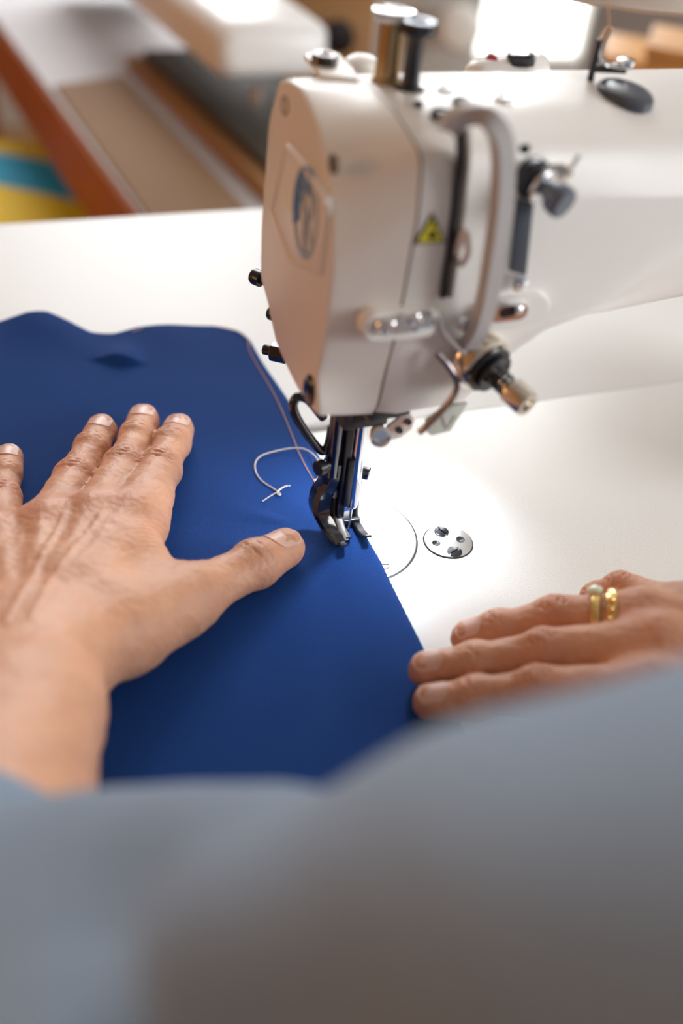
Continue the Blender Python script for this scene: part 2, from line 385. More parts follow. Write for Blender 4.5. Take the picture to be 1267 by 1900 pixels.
# warning triangle
tri = [fr_(*p, .0002) for p in ((802, 394), (768, 452), (826, 449))]
tg = G().prism(tri, (0, -.0004, 0)).build('warning_label', black, sm)
c3 = sum(tri)/3
G().prism([c3+(p-c3)*.82+np.array([0, -.00042, 0]) for p in tri], (0, -.0002, 0)).build('label_field', yellow, tg)
G().lathe([(0, .0013), (.0003, .0013), (.0003, 0)], c3+np.array([.0004, -.0006, -.0005]), (0, -1, 0), 20).build('label_symbol', black, tg)
sy = G().tube([c3+np.array([.0002, -.0008, .002]), c3+np.array([.0003, -.0008, .005])], .0003, 6).build('label_mark', black, tg)

# oval bosses with chrome thread guides
def boss(name, pl, pr, hw, m, out=.0016, n=10, y0=YFR):
    a, b = np.array(pl), np.array(pr); d = (b-a)/np.linalg.norm(b-a); e = np.cross(d, [0, 1, 0])
    pts = [a+hw*(-d*math.sin(t)+e*math.cos(t)) for t in np.linspace(0, math.pi, n)]+[b+hw*(d*math.sin(t)-e*math.cos(t)) for t in np.linspace(0, math.pi, n)]
    c = (a+b)/2
    yv_ = np.array([0, 1, 0])
    return G().loft([[p+yv_*.004 for p in pts], [p-yv_*out*.5 for p in pts], [c+(p-c)*.94-yv_*out for p in pts]])
b1 = boss('b', fr_(696, 604), fr_(792, 597), .0052, paint).build('guide_boss', paint, sm)
ch = boss('b', fr_(712, 604, .0026), fr_(792, 594, .0026), .0030, chrome).build('thread_guide_plate', chrome, b1)
for (x, y) in ((722, 604), (768, 590)):
    q = fr_(x, y, .0042); G().lathe([(0, .0022), (.0012, .0022), (.0018, .0015), (.001, .0009), (.001, 0)], q, (0, -1, 0), 20).build('guide_eyelet', chrome, ch)
q = fr_(728, 606, .0045); G().lathe([(0, .0017), (.0003, .0015), (.0003, 0)], q, (0, -1, 0), 16).build('guide_hole', darkmetal, ch)
g = G().tube([fr_(770, 611, .004), fr_(800, 604, .004)], .0013, 8).build('guide_pin', chrome, ch)
b2 = boss('b', fr_(925, 582), fr_(990, 572), .0058, paint).build('guide_boss', paint, sm)
ch2 = boss('b', fr_(918, 580, .0026), fr_(962, 575, .0026), .0032, chrome).build('thread_guide_plate', chrome, b2)
boss('b', fr_(936, 580, .0042), fr_(950, 577, .0042), .0020, darkmetal, out=.0004).build('guide_hole', darkmetal, ch2)
q = fr_(960, 574, .0044); G().lathe([(0, .0016), (.0012, .0016), (.0016, .001), (.0016, 0)], q, (0, -1, 0), 18).build('guide_screw', steel, ch2)
# main tension unit
tc_ = fr_(893, 672); td = np.array([.30, -.93, -.20])
tu = G().lathe([(-.004, .0106), (.002, .0106), (.003, .0098), (.003, .0088), (.0005, .0084), (.0005, 0)], tc_, td, 40).build('tension_unit', nickel, sm)
G().lathe([(.003, .0040), (.0035, .0088), (.0048, .0092), (.0052, .0085), (.0049, .005), (.0049, .002)], tc_, td, 40).build('tension_disc', darkmetal, tu)
G().lathe([(.0055, .0050), (.0058, .0072), (.0072, .0076), (.0076, .0068), (.0070, .005), (.0068, .002)], tc_, td, 40).build('tension_disc', darkmetal, tu)
hx = []
for a in np.linspace(0, 2*math.pi*4.5, 90): hx.append(a)
dn = td/np.linalg.norm(td); e1 = np.cross(dn, zv); e1 /= np.linalg.norm(e1); e2 = np.cross(dn, e1)
G().tube([tc_+dn*(.0075+.009*a/(2*math.pi*4.5))+.0036*(math.cos(a)*e1+math.sin(a)*e2) for a in hx], .0006, 6).build('spring', darkmetal, tu)
G().lathe([(.006, .0018), (.018, .0018), (.018, 0)], tc_, td, 16).build('tension_stud', steel, tu)
kp = [(.0150, .0042), (.0158, .0050), (.0235, .0050), (.0245, .0044), (.0245, .0026), (.0228, .0022), (.0228, 0)]
G().lathe(kp, tc_, td, 40).build('tension_knob', nickel, tu)
# check-spring bracket arcs left of tension unit
G().tube(spline([fr_(812, 590, .001), fr_(822, 618, .002), fr_(852, 648, .002), fr_(872, 660, .001)], 6), .0016, 8, flat=.6).build('check_spring_bracket', greypaint, sm)
q = fr_(859, 600, .0); G().lathe([(0, .0026), (.0018, .0024), (.0024, .0012), (.0024, 0)], q, (0, -1, 0), 20).build('set_screw', steel, sm)
# dark bent thread wire below the tension unit
G().tube(spline([fr_(812, 656, .001), fr_(838, 688, .004), fr_(848, 718, .005), fr_(828, 752, .005), fr_(792, 790, .004), fr_(778, 802, .003)], 8), .00125, 10).build('thread_wire', mat('smoked_steel', (.33, .28, .28), .2, 1), sm)
# translucent shield flag
fl = [fr_(*p, .002) for p in ((793, 779), (842, 752), (868, 749), (836, 800), (800, 809), (789, 800))]
fo = G().prism(fl, (.0, .0018, 0)).build('plastic_shield', flagm, sm, bevel=.0003)
mk = [fr_(*p, .0024) for p in ((822, 772), (829, 796), (845, 771))]
G().tube(mk, .00022, 5).build('shield_mark', greypaint, fo)
# pre-tension at the upper right : strip, disc, knob, finger
ps = G().prism([fr_(*p, .0015) for p in ((958, 368), (986, 372), (972, 508), (942, 500))], (0, -.0018, 0)).build('guide_strip', slatecap, sm, bevel=.0005)
q = fr_(961, 522, .0005); G().lathe([(0, .0034), (.0018, .0030), (.0022, .0014), (.0012, .0012), (.0012, 0)], q, (0, -1, 0), 20).build('strip_eyelet', steel, sm)
q = fr_(990, 332); pd = np.array([.36, -.9, -.26])
pt = G().lathe([(-.003, .0064), (.0015, .0064), (.003, .0050), (.0035, .0040), (.0035, 0)], q, (0, -1, 0), 32).build('pre_tension', darkmetal, sm)
G().lathe([(0, .0034), (.0035, .0036), (.0035, .0056), (.0048, .0058), (.0052, .0052), (.0052, 0)], q, pd, 32).build('pre_tension_disc', chrome, pt)
G().lathe([(.005, .0026), (.0085, .0028), (.0086, .0046), (.0105, .0052), (.0135, .0052), (.0142, .0047), (.0142, 0)], q, pd, 32).build('pre_tension_knob', mat('blue_grey_metal', (.16, .19, .24), .3, .6), pt)
G().prism([fr_(*p, .001) for p in ((985, 303), (1045, 302), (1062, 320), (1050, 338), (1000, 330))], (0, -.0012, 0)).build('finger_plate', nickel, pt, bevel=.0003)
G().tube(spline([fr_(1040, 325, .001), fr_(1058, 312, .003), fr_(1075, 288, .0035)], 6), .0009, 8).build('thread_finger', steel, pt)
q = fr_(974, 276); G().lathe([(-.001, .0016), (.0003, .0017), (.0003, .0012), (-.0006, .001), (-.0006, 0)], q, (0, -1, 0), 16).build('set_screw', black, sm)

# ---- top of the head
ZT = .187
def top(x, y, d=0): return on(x, y, 2, ZT+d)
pb = top(760, 164)
sp = G().lathe([(-.001, .0050), (.0008, .0050), (.0014, .0032), (.0035, .0029), (.0152, .0028), (.0165, .0034), (.0172, .0058), (.0188, .0062), (.0205, .0060), (.0207, .0030), (.0190, .0018), (.0190, 0)], pb, (0, 0, 1), 32).build('spool_pin', blackgloss, sm)
G().lathe([(.0206, .0060), (.0210, .0058), (.0210, .0032), (.0206, .0030)], pb, (0, 0, 1), 32).build('pin_ring', mat('grey_ring', (.25, .27, .31), .35, .6), sp)
pb2 = top(716, 150)
sp2 = G().lathe([(-.001, .0050), (.001, .0050), (.0016, .0042), (.018, .0040), (.0190, .0055), (.0200, .0066), (.0215, .0068), (.0218, .0060), (.0218, .0028), (.0205, .0018), (.0205, 0)], pb2, (0, 0, 1), 32).build('spool_pin', bronze, sm)
G().lathe([(.0190, .0060), (.0200, .0068), (.0218, .0068), (.0222, .0060), (.0222, .0030), (.0219, .0028)], pb2, (0, 0, 1), 32).build('pin_ring', steel, sp2)
# lifter lug with black ringed cap behind the head
lg = [top(*p, -.001) for p in ((564, 112), (588, 106), (628, 110), (652, 138), (664, 158), (596, 150))]
lug = G().prism(lg, (0, 0, .0022)).build('lifter_plate', paint_smooth, sm, bevel=.0005)
qc = top(601, 118, .001)
G().lathe([(0, .0046), (.0022, .0046), (.003, .0040), (.003, .0024), (.0014, .0016), (.0014, 0)], qc, (0, 0, 1), 32).build('lifter_cap', blackgloss, lug)
G().lathe([(.0028, .0041), (.0034, .0038), (.0034, .0026), (.0028, .0024)], qc, (0, 0, 1), 32).build('cap_ring', steel, lug)
q = top(672, 122, -.002); G().lathe([(-.006, .006), (.002, .0058), (.0034, .0035), (.0036, 0)], q, (0, 0, 1), 28).build('rear_boss', paint, sm)
for (x, y, r, m) in ((819, 209, .0034, black), (855, 189, .0030, black), (776, 194, .0016, black), (826, 166, .0030, brushed), (934, 183, .0032, brushed)):
    q = top(x, y, .0001); G().lathe([(-.004, r), (.0006, r), (.0009, r*.8), (.0003, r*.5), (.0003, 0)], q, (0, 0, 1), 24).build('top_screw', m, sm)
# big slate oval cap
qo = top(1160, 176, -.0006)
g = G().lathe([(-.002, .0092), (.0008, .0092), (.0018, .0084), (.0026, .006), (.003, 0)], qo, (0, 0, 1), 40)
g.v = [(qo[0]+(x-qo[0])*1.0, qo[1]+(y-qo[1])*1.25, z-.10*(-(y-qo[1]))*1.0) for x, y, z in g.v]
g.build('oil_cap', slatecap, sm)
# rear boss with red mark and black clip
rb = on(915, 128, 1, .034)
bo = G().lathe([(-.020, .007), (.012, .0075), (.014, .006), (.0145, 0)], on(930, 130, 1, .036)-np.array([0, 0, .003]), (-.95, -.3, 0), 30).build('rear_housing', paint, sm)
bq = on(912, 111, 1, .034); G().lathe([(-.001, .0021), (.0006, .0021), (.0008, 0)], bq, (0, -.5, .8), 20).build('oil_mark', redm, bo)
cl_ = on(966, 112, 1, .034); g = G(); g.box(cl_-np.array([.005, .0025, .002]), cl_+np.array([.005, .0025, .0025])); g.build('black_clip', blackgloss, bo, bevel=.001)
# thread post and chrome top guide
p0 = top(1092, 160, -.002); 
post = G().tube([p0, p0+np.array([0, 0, .016])], .0012, 12).build('thread_post', darkmetal, sm)
pq = p0+np.array([0, 0, .006])
w0 = on(1104, 120, 1, p0[1]); w1 = on(1130, 55, 1, p0[1]); w2 = on(1166, 122, 1, p0[1]-.002)
G().tube(spline([w1+np.array([0, 0, .001]), on(1116, 80, 1, p0[1]), on(1112, 108, 1, p0[1]), on(1130, 122, 1, p0[1]), w2], 8), [.0016]*17+[.0022]*15+[.003], 10, flat=.55).build('top_thread_guide', chrome, post)
G().lathe([(0, .0032), (.0016, .0032), (.0022, .002), (.0022, 0)], on(1160, 120, 1, p0[1]-.002), (0, 0, 1), 20).build('guide_screw', steel, post)
G().tube([on(1100, 128, 1, p0[1]), on(1160, 131, 1, p0[1]-.002)], .0012, 8).build('guide_arm', darkmetal, post)

# ---- under the head
ub = [(-.0155, -.012, .0745), (.012, -.0155, .0745), (.012, .018, .0745), (-.0155, .018, .0745)]
G().box((-.0150, -.0145, .0675), (.0035, .02, .0905)).build('bar_bracket', mat('bracket_black', (.03, .026, .024), .4), sm, bevel=.001)
G().box((-.0145, -.0205, .0745), (.0095, .012, .09)).build('lower_block', black, sm, bevel=.001)
# hand lifter loop
lo = [on(x, y, 1, .004) for x, y in ((600, 775), (572, 742), (552, 737), (544, 752), (551, 776), (573, 810), (594, 835), (606, 832), (613, 812), (616, 790))]
G().tube(spline(lo, 8), .0019, 12).build('lifter_loop', blackgloss, sm)
# back bolts seen past the face
for (x, y, r, L) in ((481, 520, .0034, .006), (506, 585, .0030, .004)):
    q = on(x+8, y, 0, -.022); G().lathe([(-.01, r*.6), (L*.2, r*.6), (L*.2, r), (L*.8, r), (L, r*.8), (L*.9, r*.4), (L*.7, 0)], q, (-.55, .8, 0), 24).build('back_bolt', darkmetal, sm)
q = on(508, 652, 0, -.020)
bb = G().lathe([(-.012, .0036), (.0, .0036), (.0, .0034)], q, (-.75, .55, 0), 6).build('hex_nut', black, sm)
G().lathe([(-.006, .0042), (.001, .0042), (.0015, .0036), (.0015, 0)], q, (-.75, .55, 0), 6).build('nut_body', blackgloss, bb)
G().lathe([(0, .0022), (.0045, .0022), (.005, .0015), (.005, 0)], q, (-.75, .55, 0), 18).build('bolt_end', darkmetal, bb)
# chrome guide bracket at the head's lower front
gbk = [on(*p, 1, -.024) for p in ((700, 800), (722, 790), (745, 772), (762, 768), (770, 778), (764, 796), (744, 812), (720, 818), (700, 824))]
gk = G().prism(gbk, (0, .0012, 0)).build('needle_thread_guide', brushed, sm, bevel=.0003)
q = on(705, 806, 1, -.0255); G().lathe([(-.001, .0040), (.0045, .0040), (.0048, .0034), (.0048, .0022), (.0036, .0018), (.0036, 0)], q, (-.35, -.75, .35), 28).build('guide_barrel', chrome, gk)
for (x, y) in ((757, 783), (741, 799)):
    q = on(x, y, 1, -.0245); G().lathe([(0, .0014), (.0006, .0012), (.0003, .0008), (.0003, 0)], q, (0, -1, 0), 16).build('guide_eye', darkmetal, gk)

# ---- bars, presser foot, needle
nb = G().lathe([(.016, .0008), (.017, .0024), (.0185, .0029), (.080, .0029), (.080, 0)], (-.0002, 0, 0), (0, 0, 1), 28).build('needle_bar', chrome, sm)
G().lathe([(.0021, .0001), (.004, .00045), (.010, .0006), (.022, .0007), (.022, 0)], (0, 0, 0), (0, 0, 1), 12).build('needle', steel, sm)
pbm = mat('burnished_steel', (.16, .15, .16), .18, 1)
pbar = G().lathe([(.034, .0030), (.080, .0030), (.080, 0)], (-.0102, .002, 0), (0, 0, 1), 24).build('presser_bar', pbm, sm)
G().box((-.0068, -.0010, .012), (-.0034, .006, .075)).build('inner_presser_bar', darkmetal, sm, bevel=.0006)
G().box((-.0050, -.0026, .019), (-.0022, .0005, .043)).build('needle_clamp', black, sm, bevel=.0006)
q = np.array([-.0125, .001, .040])
G().lathe([(0, .0022), (.0025, .0022), (.0025, .0034), (.0052, .0034), (.0058, .0028), (.0058, 0)], q, (-1, -.25, 0), 22).build('clamp_screw', black, sm)
G().lathe([(0, .0030), (.0052, .0030), (.0056, .0026), (.0056, .0014), (.0040, .0012), (.0040, 0)], (.0032, .006, .031), (.85, -.55, -.1), 24).build('side_screw', pbm, sm)
G().lathe([(0, .0016), (.003, .0016), (.0034, .001), (.0034, 0)], (.006, .013, .019), (.85, -.55, -.1), 16).build('small_screw', black, sm)
def curved_plate(pts, w, n=10):
    """strip following pts with width w (list of half widths along X) and thickness along the profile normal"""
    P = spline(pts, n); secs = []
    return P
footm = mat('foot_steel', (.10, .10, .11), .28, .9)
foot = G()
# outer foot leg (at -X) sweeping down from the bar to the sole
leg = spline([(-.0090, .004, .040), (-.0098, .0045, .030), (-.0118, .006, .022), (-.0120, .005, .014), (-.0095, .001, .008), (-.0075, -.005, .0045)], 6)
secs = []
for i, p in enumerate(leg):
    k = i/(len(leg)-1); hx_, hy_ = .0030+.0014*math.sin(math.pi*k), .0046-.0006*k
    secs.append([p+np.array([a*hx_, b*hy_, 0]) for a, b in ((-1, -.6), (-.6, -1), (.6, -1), (1, -.6), (1, .6), (.6, 1), (-.6, 1), (-1, .6))])
foot.loft(secs)
ft = foot.build('presser_foot', blackgloss, sm)
gun = mat('gunmetal', (.22, .22, .23), .32, .9)
def toe(x, y0, y1, hw, name, m, z=.0020, rise=.004):
    secs = []
    for t in np.linspace(0, 1, 14):
        y = y0+(y1-y0)*t; up = rise*max(0, (t-.62)/.38)**2; w = hw*(1-.25*max(0, (t-.7)/.3)**2); th = .0022 if t < .75 else .0022-.0010*(t-.75)/.25
        secs.append([(x-w, y, z+up), (x+w, y, z+up), (x+w, y, z+up+th*.7), (x+w*.7, y, z+up+th), (x-w*.7, y, z+up+th), (x-w, y, z+up+th*.7)])
    return G().loft(secs).build(name, m, ft)
toe(-.0068, .010, -.0125, .0022, 'toe', gun)
toe(.0052, .012, -.0095, .0019, 'toe', mat('toe_dark', (.05, .05, .055), .3, .6))
toe(-.0022, .006, -.0062, .0016, 'inner_toe', gun, rise=.002)
G().box((-.0088, .0035, .0034), (.0070, .0105, .0058)).build('sole_bridge', footm, ft, bevel=.0007)
sh = spline([(-.0052, .005, .020), (-.0055, .004, .013), (-.0050, .000, .008), (-.0040, -.004, .0040)], 6); secs = []
for i, p in enumerate(sh):
    k = i/(len(sh)-1); secs.append([p+np.array([a*.0022, b*.0026, 0]) for a, b in ((-1, -.6), (-.6, -1), (.6, -1), (1, -.6), (1, .6), (.6, 1), (-.6, 1), (-1, .6))])
G().loft(secs).build('inner_foot', gun, ft)
sh = spline([(.0048, .008, .020), (.0055, .008, .012), (.0055, .007, .004)], 6)
G().tube(sh, .0017, 10).build('outer_stem', footm, ft)

# LED work lamp under the head
lampm = mat('lamp_lens', (.9, .95, 1), .2, emit=((.86, .93, 1), 12))
lampx, lampy = .032, .020
lh = G().lathe([(-.010, .0060), (.001, .0060), (.001, .0045), (-.001, .0042), (-.001, 0)], (lampx, lampy, .0795), (0, 0, -1), 28).build('lamp_housing', black, sm)
G().lathe([(0, .0042), (.0012, .0036), (.0016, 0)], (lampx, lampy, .0785), (0, 0, -1), 24).build('lamp_lens', lampm, lh)
ll = bpy.data.lights.new('work_lamp', 'SPOT'); ll.energy = .42; ll.color = (.80, .88, 1); ll.spot_size = math.radians(118); ll.spot_blend = .9; ll.shadow_soft_size = .005
lo_ = bpy.data.objects.new('work_lamp', ll); COL.objects.link(lo_); lo_.location = (lampx, lampy, .0755); lo_.rotation_euler = (Vector((.004, -.004, 0))-Vector(lo_.location)).to_track_quat('-Z', 'Y').to_euler()

# hinge behind the bed
hb = Zp(545, 742, 0)
G().box((hb[0]-.007, BY1+.002, -.0005), (hb[0]+.03, BY1+.008, .0010)).build('bed_hinge', greypaint, sm, bevel=.0006)

# ------------------------------------------------------------------ navy cloth
FT = .0018
def fab_z(x, y, yb):
    e = yb-y
    z = 0*x
    back = np.exp(-(e/.030)**2)
    z = z+back*(.0065*np.exp(-((x+.098)/.020)**2)+.003*np.exp(-((x+.04)/.022)**2)+.004*np.exp(-((x+.20)/.03)**2))
    # pinched fold near the far edge
    a = (x+.066)*.92+(y-.160)*-.38; b = (y-.160)*.92+(x+.066)*.38
    prof = np.where(b < 0, np.exp(-(b/.0016)**2), np.exp(-(b/.016)**2))
    z = z+.0048*prof*np.exp(-(a/.010)**2)
    # puckers radiating from the foot towards the thumb
    dx, dy = x+.010, y-.004
    r = np.hypot(dx, dy); th = np.arctan2(dy, -dx)
    z = z+.0011*np.exp(-((r-.026)/.013)**2)*np.clip((r-.013)/.006, 0, 1)*np.clip(np.cos(th*9+.6), 0, 1)*np.exp(-(th/.9)**2)
    # broad soft undulation away from hands and foot
    far = 1/(1+np.exp(-(y-.128)/.008))
    z = z+far*(.0012*np.sin(x*38+1)*np.sin(y*41))
    far2 = 1/(1+np.exp((y+.118)/.006))
    z = z+far2*.0002*(1+np.sin(x*60+y*25))
    right = 1/(1+np.exp((y+.02)/.02))*np.exp(-((x-.004)/.006)**2)
    z = z+.0002*right*(1+np.sin(y*70))
    return z
xs = np.concatenate([np.linspace(-.42, -.2, 30), np.linspace(-.198, .0, 150), np.linspace(.001, 1, 6)[:0]])
nu, nv = 190, 300
yb_x = [-.42, -.25, -.16, -.119, -.105, -.094, -.084, -.074, -.062, -.05, -.03, -.007, .004, .0085]
yb_y = [.20, .214, .206, .211, .2125, .211, .203, .193, .190, .192, .190, .186, .178, .166]
U = np.concatenate([np.linspace(0, .30, 40, endpoint=False), np.linspace(.30, 1, nu-40)])
vv = np.linspace(0, 1, nv)
Y0 = -.235
VV, UU = np.meshgrid(vv, U, indexing='ij')
Yc = Y0+(VV)*(.19-Y0)
er_ = np.interp(Yc, [-.24, -.1, -.073, -.03, -.011, .03, .069, .12, .15, .166, .19], [-.006, .0008, .0025, .0052, .0066, .0072, .0074, .0092, .0086, .0078, .0078])
er_ = er_+.00008*np.sin(Yc*1500)
X = -.42+(er_+.42)*UU
YB = np.interp(X, yb_x, yb_y)
Yv = Y0+VV*(YB-Y0)
Zv = fab_z(X, Yv, YB)
base = .0
V3 = np.stack([X, Yv, Zv+FT], -1).reshape(-1, 3); V4 = np.stack([X, Yv, Zv+.0011], -1).reshape(-1, 3)
idx = np.arange(nv*nu).reshape(nv, nu)
q = np.stack([idx[:-1, :-1], idx[:-1, 1:], idx[1:, 1:], idx[1:, :-1]], -1).reshape(-1, 4)
rimi = np.concatenate([idx[0, :], idx[1:, -1], idx[-1, :-1][::-1], idx[1:-1, 0][::-1]])
rj = np.roll(rimi, -1); Nn = nv*nu
rq = np.stack([rimi, rimi+Nn, rj+Nn, rj], -1)
fv = np.concatenate([V3, V4]); ff = np.concatenate([q, q[:, ::-1]+Nn, rq])
cloth = thing('cloth', 'navy blue twill cloth lying on the white table under the presser foot', 'cloth')
def npmesh(name, v, f, m, parent=None):
    me = bpy.data.meshes.new(name); me.from_pydata(v.tolist() if hasattr(v, 'tolist') else v, [], f.tolist() if hasattr(f, 'tolist') else f)
    me.polygons.foreach_set('use_smooth', [True]*len(me.polygons)); me.materials.append(m); me.update()
    o = bpy.data.objects.new(name, me); COL.objects.link(o)
    if parent: o.parent = parent
    return o
npmesh('fabric', fv, ff, navy, cloth)
def cz(x, y): return float(fab_z(np.array(x), np.array(y), np.interp(x, yb_x, yb_y))+FT)
# machine stitches : short thread capsules in a line
spx = [(460, 634), (466, 655), (500, 712), (520, 752), (540, 800), (556, 840), (576, 878), (598, 916)]
sw = [Zp(x, y, FT+.001) for x, y in spx]; sw = spline([(p[0], p[1], 0) for p in sw], 30)
sw = np.array(sw); dl = np.concatenate([[0], np.cumsum(np.linalg.norm(np.diff(sw, axis=0), axis=1))])
def along(s): return np.array([np.interp(s, dl, sw[:, i]) for i in range(3)])
stg = G(); s_ = 0
while s_ < dl[-1]-.0026:
    a, b = along(s_), along(s_+.0023); 
    stg.tube([(a[0], a[1], cz(a[0], a[1])-.0001), (a*.75+b*.25)+np.array([0, 0, cz(a[0], a[1])+.0003]), (a*.25+b*.75)+np.array([0, 0, cz(b[0], b[1])+.0003]), (b[0], b[1], cz(b[0], b[1])-.0001)], .00022, 6); s_ += .0027
so = stg.build('stitching', threado, cloth); so['kind'] = 'stuff'
# fresh double thread next to the foot
n1, n2 = Zp(583, 890, .0018), Zp(602, 922, .002)
pl = G()
for k in (0, math.pi):
    pl.tube([n1+(n2-n1)*t+.0004*np.array([math.cos(14*t+k), math.sin(14*t+k)*.7, .5]) for t in np.linspace(0, 1, 24)], .0003, 6)
pl.build('stitch_end', mat('amber_thread', (.75, .45, .15), .6), cloth)
def twisted(path, r, pitch=.0016):
    P = np.array(spline(path, 24)); d = np.concatenate([[0], np.cumsum(np.linalg.norm(np.diff(P, axis=0), axis=1))])
    n = int(d[-1]/pitch*8); s = np.linspace(0, d[-1], n); Q = np.stack([np.interp(s, d, P[:, i]) for i in range(3)], -1)
    T = np.gradient(Q, axis=0); T /= np.linalg.norm(T, axis=1)[:, None]; Nv = np.cross(T, [0, 0, 1.0]); Nv /= np.linalg.norm(Nv, axis=1)[:, None]; Bv = np.cross(T, Nv)
    g = G()
    for k in (0, math.pi):
        a = 2*math.pi*s/pitch+k
        g.tube(list(Q+r*1.0*(np.cos(a)[:, None]*Nv+np.sin(a)[:, None]*Bv)), r, 5)
    return g
h_ = FT+.0008
tl_ = [Zp(585, 893, h_+.001), Zp(592, 884, .004), Zp(597, 872, .006), Zp(590, 853, .006), Zp(572, 836, .004), Zp(548, 831, h_+.001), Zp(515, 836, h_), Zp(486, 845, h_), Zp(474, 858, h_), Zp(475, 876, h_), Zp(486, 892, h_), Zp(505, 905, h_), Zp(517, 913, h_), Zp(521, 918, h_), Zp(515, 917, h_+.0004), Zp(517, 910, h_+.0008), Zp(528, 903, h_), Zp(538, 901, h_)]
tag(twisted(tl_, .00019, .0030).build('thread', threadm), 'cream twisted thread tail curling over the navy cloth beside the foot', 'thread')
tag(twisted([Zp(487, 930, h_), Zp(502, 920, h_), Zp(514, 913, h_+.0006), Zp(524, 905, h_+.0008)], .00016, .0021).build('thread', threadm), 'short cream thread end crossing the curled tail on the cloth', 'thread')
l2 = [Zp(462, 640, .003), Zp(455, 622, .004), Zp(420, 608, .003), Zp(370, 605, .002), Zp(320, 604, .0015), Zp(280, 605, .0012), (Zp(245, 615, .008))]
tag(G().tube(spline(l2, 12), .00018, 6).build('thread', threado), 'faint pinkish thread trailing along the far edge of the cloth', 'thread')

# ------------------------------------------------------------------ hands : distance field on a graded grid
class Field:
    def __init__(s, xs, ys, zs):
        s.a = [np.asarray(q, np.float32) for q in (xs, ys, zs)]; s.F = np.full([len(q) for q in s.a], .03, np.float32)
    def sub(s, lo, hi):
        sl = []
        for a, l, h in zip(s.a, lo, hi):
            i, j = np.searchsorted(a, l), np.searchsorted(a, h)
            sl.append(slice(max(i-1, 0), min(j+1, len(a))))
        X, Y, Z = np.meshgrid(*[a[q] for a, q in zip(s.a, sl)], indexing='ij', sparse=True); return tuple(sl), X, Y, Z
    def cone(s, a, b, ra, rb, k=.004, flat=None, op='u'):
        """capsule with radii ra, rb; flat = (normal, factor) squashes it along a direction"""
        a, b = np.array(a, float), np.array(b, float); m = max(ra, rb)+k+.006
        sl, X, Y, Z = s.sub(np.minimum(a, b)-m, np.maximum(a, b)+m)
        if X.size == 0 or Y.size == 0 or Z.size == 0: return
        d = b-a; L2 = max(d@d, 1e-12)
        px, py, pz = X-a[0], Y-a[1], Z-a[2]
        h = np.clip((px*d[0]+py*d[1]+pz*d[2])/L2, 0, 1).astype(np.float32)
        px, py, pz = px-h*d[0], py-h*d[1], pz-h*d[2]
        if flat is not None:
            n, f = np.array(flat[0], float), flat[1]; n /= np.linalg.norm(n)
            w = px*n[0]+py*n[1]+pz*n[2]
            q = np.sqrt(px*px+py*py+pz*pz+w*w*(1/f**2-1))
            D = (q-(ra+(rb-ra)*h))*(.5+.5*f)
        else: D = np.sqrt(px*px+py*py+pz*pz)-(ra+(rb-ra)*h)
        s.merge(sl, D, k, op)
    def merge(s, sl, D, k, op='u'):
        F = s.F[sl]
        if op == 'u':
            h = np.maximum(k-np.abs(F-D), 0)/k; s.F[sl] = np.minimum(F, D)-h*h*k*.25
        else:
            h = np.maximum(k-np.abs(F+D), 0)/k; s.F[sl] = np.maximum(F, -D)+h*h*k*.25
    def floor(s, z0, k=.002):
        D = (z0-s.a[2])[None, None, :]; F = s.F; h = np.maximum(k-np.abs(F-D), 0)/k; s.F = (np.maximum(F, D)+h*h*k*.25).astype(np.float32)
    def mesh(s):
        F = s.F; ins = F < 0
        c = [ins[i:i-1 or None, j:j-1 or None, k:k-1 or None] for i in (0, 1) for j in (0, 1) for k in (0, 1)]
        allv = c[0].copy(); anyv = c[0].copy()
        for q in c[1:]: allv &= q; anyv |= q
        act = anyv & ~allv; I = np.argwhere(act); vid = np.full(act.shape, -1, np.int32); vid[act] = np.arange(len(I))
        acc = np.zeros((len(I), 3)); cnt = np.zeros(len(I))
        for ax in range(3):
            o = [q for q in range(3) if q != ax]
            for u in (0, 1):
                for v in (0, 1):
                    A = I.copy(); A[:, o[0]] += u; A[:, o[1]] += v; Bq = A.copy(); Bq[:, ax] += 1
                    fa, fb = F[tuple(A.T)], F[tuple(Bq.T)]; m = (fa < 0) != (fb < 0)
                    t = np.where(m, fa/(fa-fb+1e-20), 0); p = A.astype(float); p[:, ax] += t
                    acc[m] += p[m]; cnt[m] += 1
        P = acc/cnt[:, None]
        V = np.stack([np.interp(P[:, i], np.arange(len(s.a[i])), s.a[i]) for i in range(3)], -1)
        faces = []
        for ax in range(3):
            o = [(ax+1) % 3, (ax+2) % 3]; sa = [slice(None)]*3; sb = [slice(None)]*3; sa[ax] = slice(0, -1); sb[ax] = slice(1, None)
            A, Bq = ins[tuple(sa)], ins[tuple(sb)]; E_ = np.argwhere(A != Bq)
            ok = (E_[:, o[0]] > 0) & (E_[:, o[1]] > 0) & (E_[:, o[0]] < F.shape[o[0]]-1) & (E_[:, o[1]] < F.shape[o[1]]-1); E_ = E_[ok]
            flip = A[tuple(E_.T)]
            q = []
            for du, dv in ((0, 0), (-1, 0), (-1, -1), (0, -1)):
                C = E_.copy(); C[:, o[0]] += du; C[:, o[1]] += dv; q.append(vid[tuple(C.T)])
            q = np.stack(q, -1); q[~flip] = q[~flip][:, ::-1]; faces.append(q)
        return V, np.concatenate(faces)
def smooth_mesh(V, Fq, it, lam=.5):
    e = np.concatenate([Fq[:, [0, 1]], Fq[:, [1, 2]], Fq[:, [2, 3]], Fq[:, [3, 0]]]); n = len(V); deg = np.bincount(e.ravel(), minlength=n)
    for k in range(it):
        L = lam if k % 2 == 0 else -lam*.95
        S_ = np.stack([np.bincount(e[:, 0], V[e[:, 1], i], n)+np.bincount(e[:, 1], V[e[:, 0], i], n) for i in range(3)], -1)/deg[:, None]
        V = V+L*(S_-V)
    return V
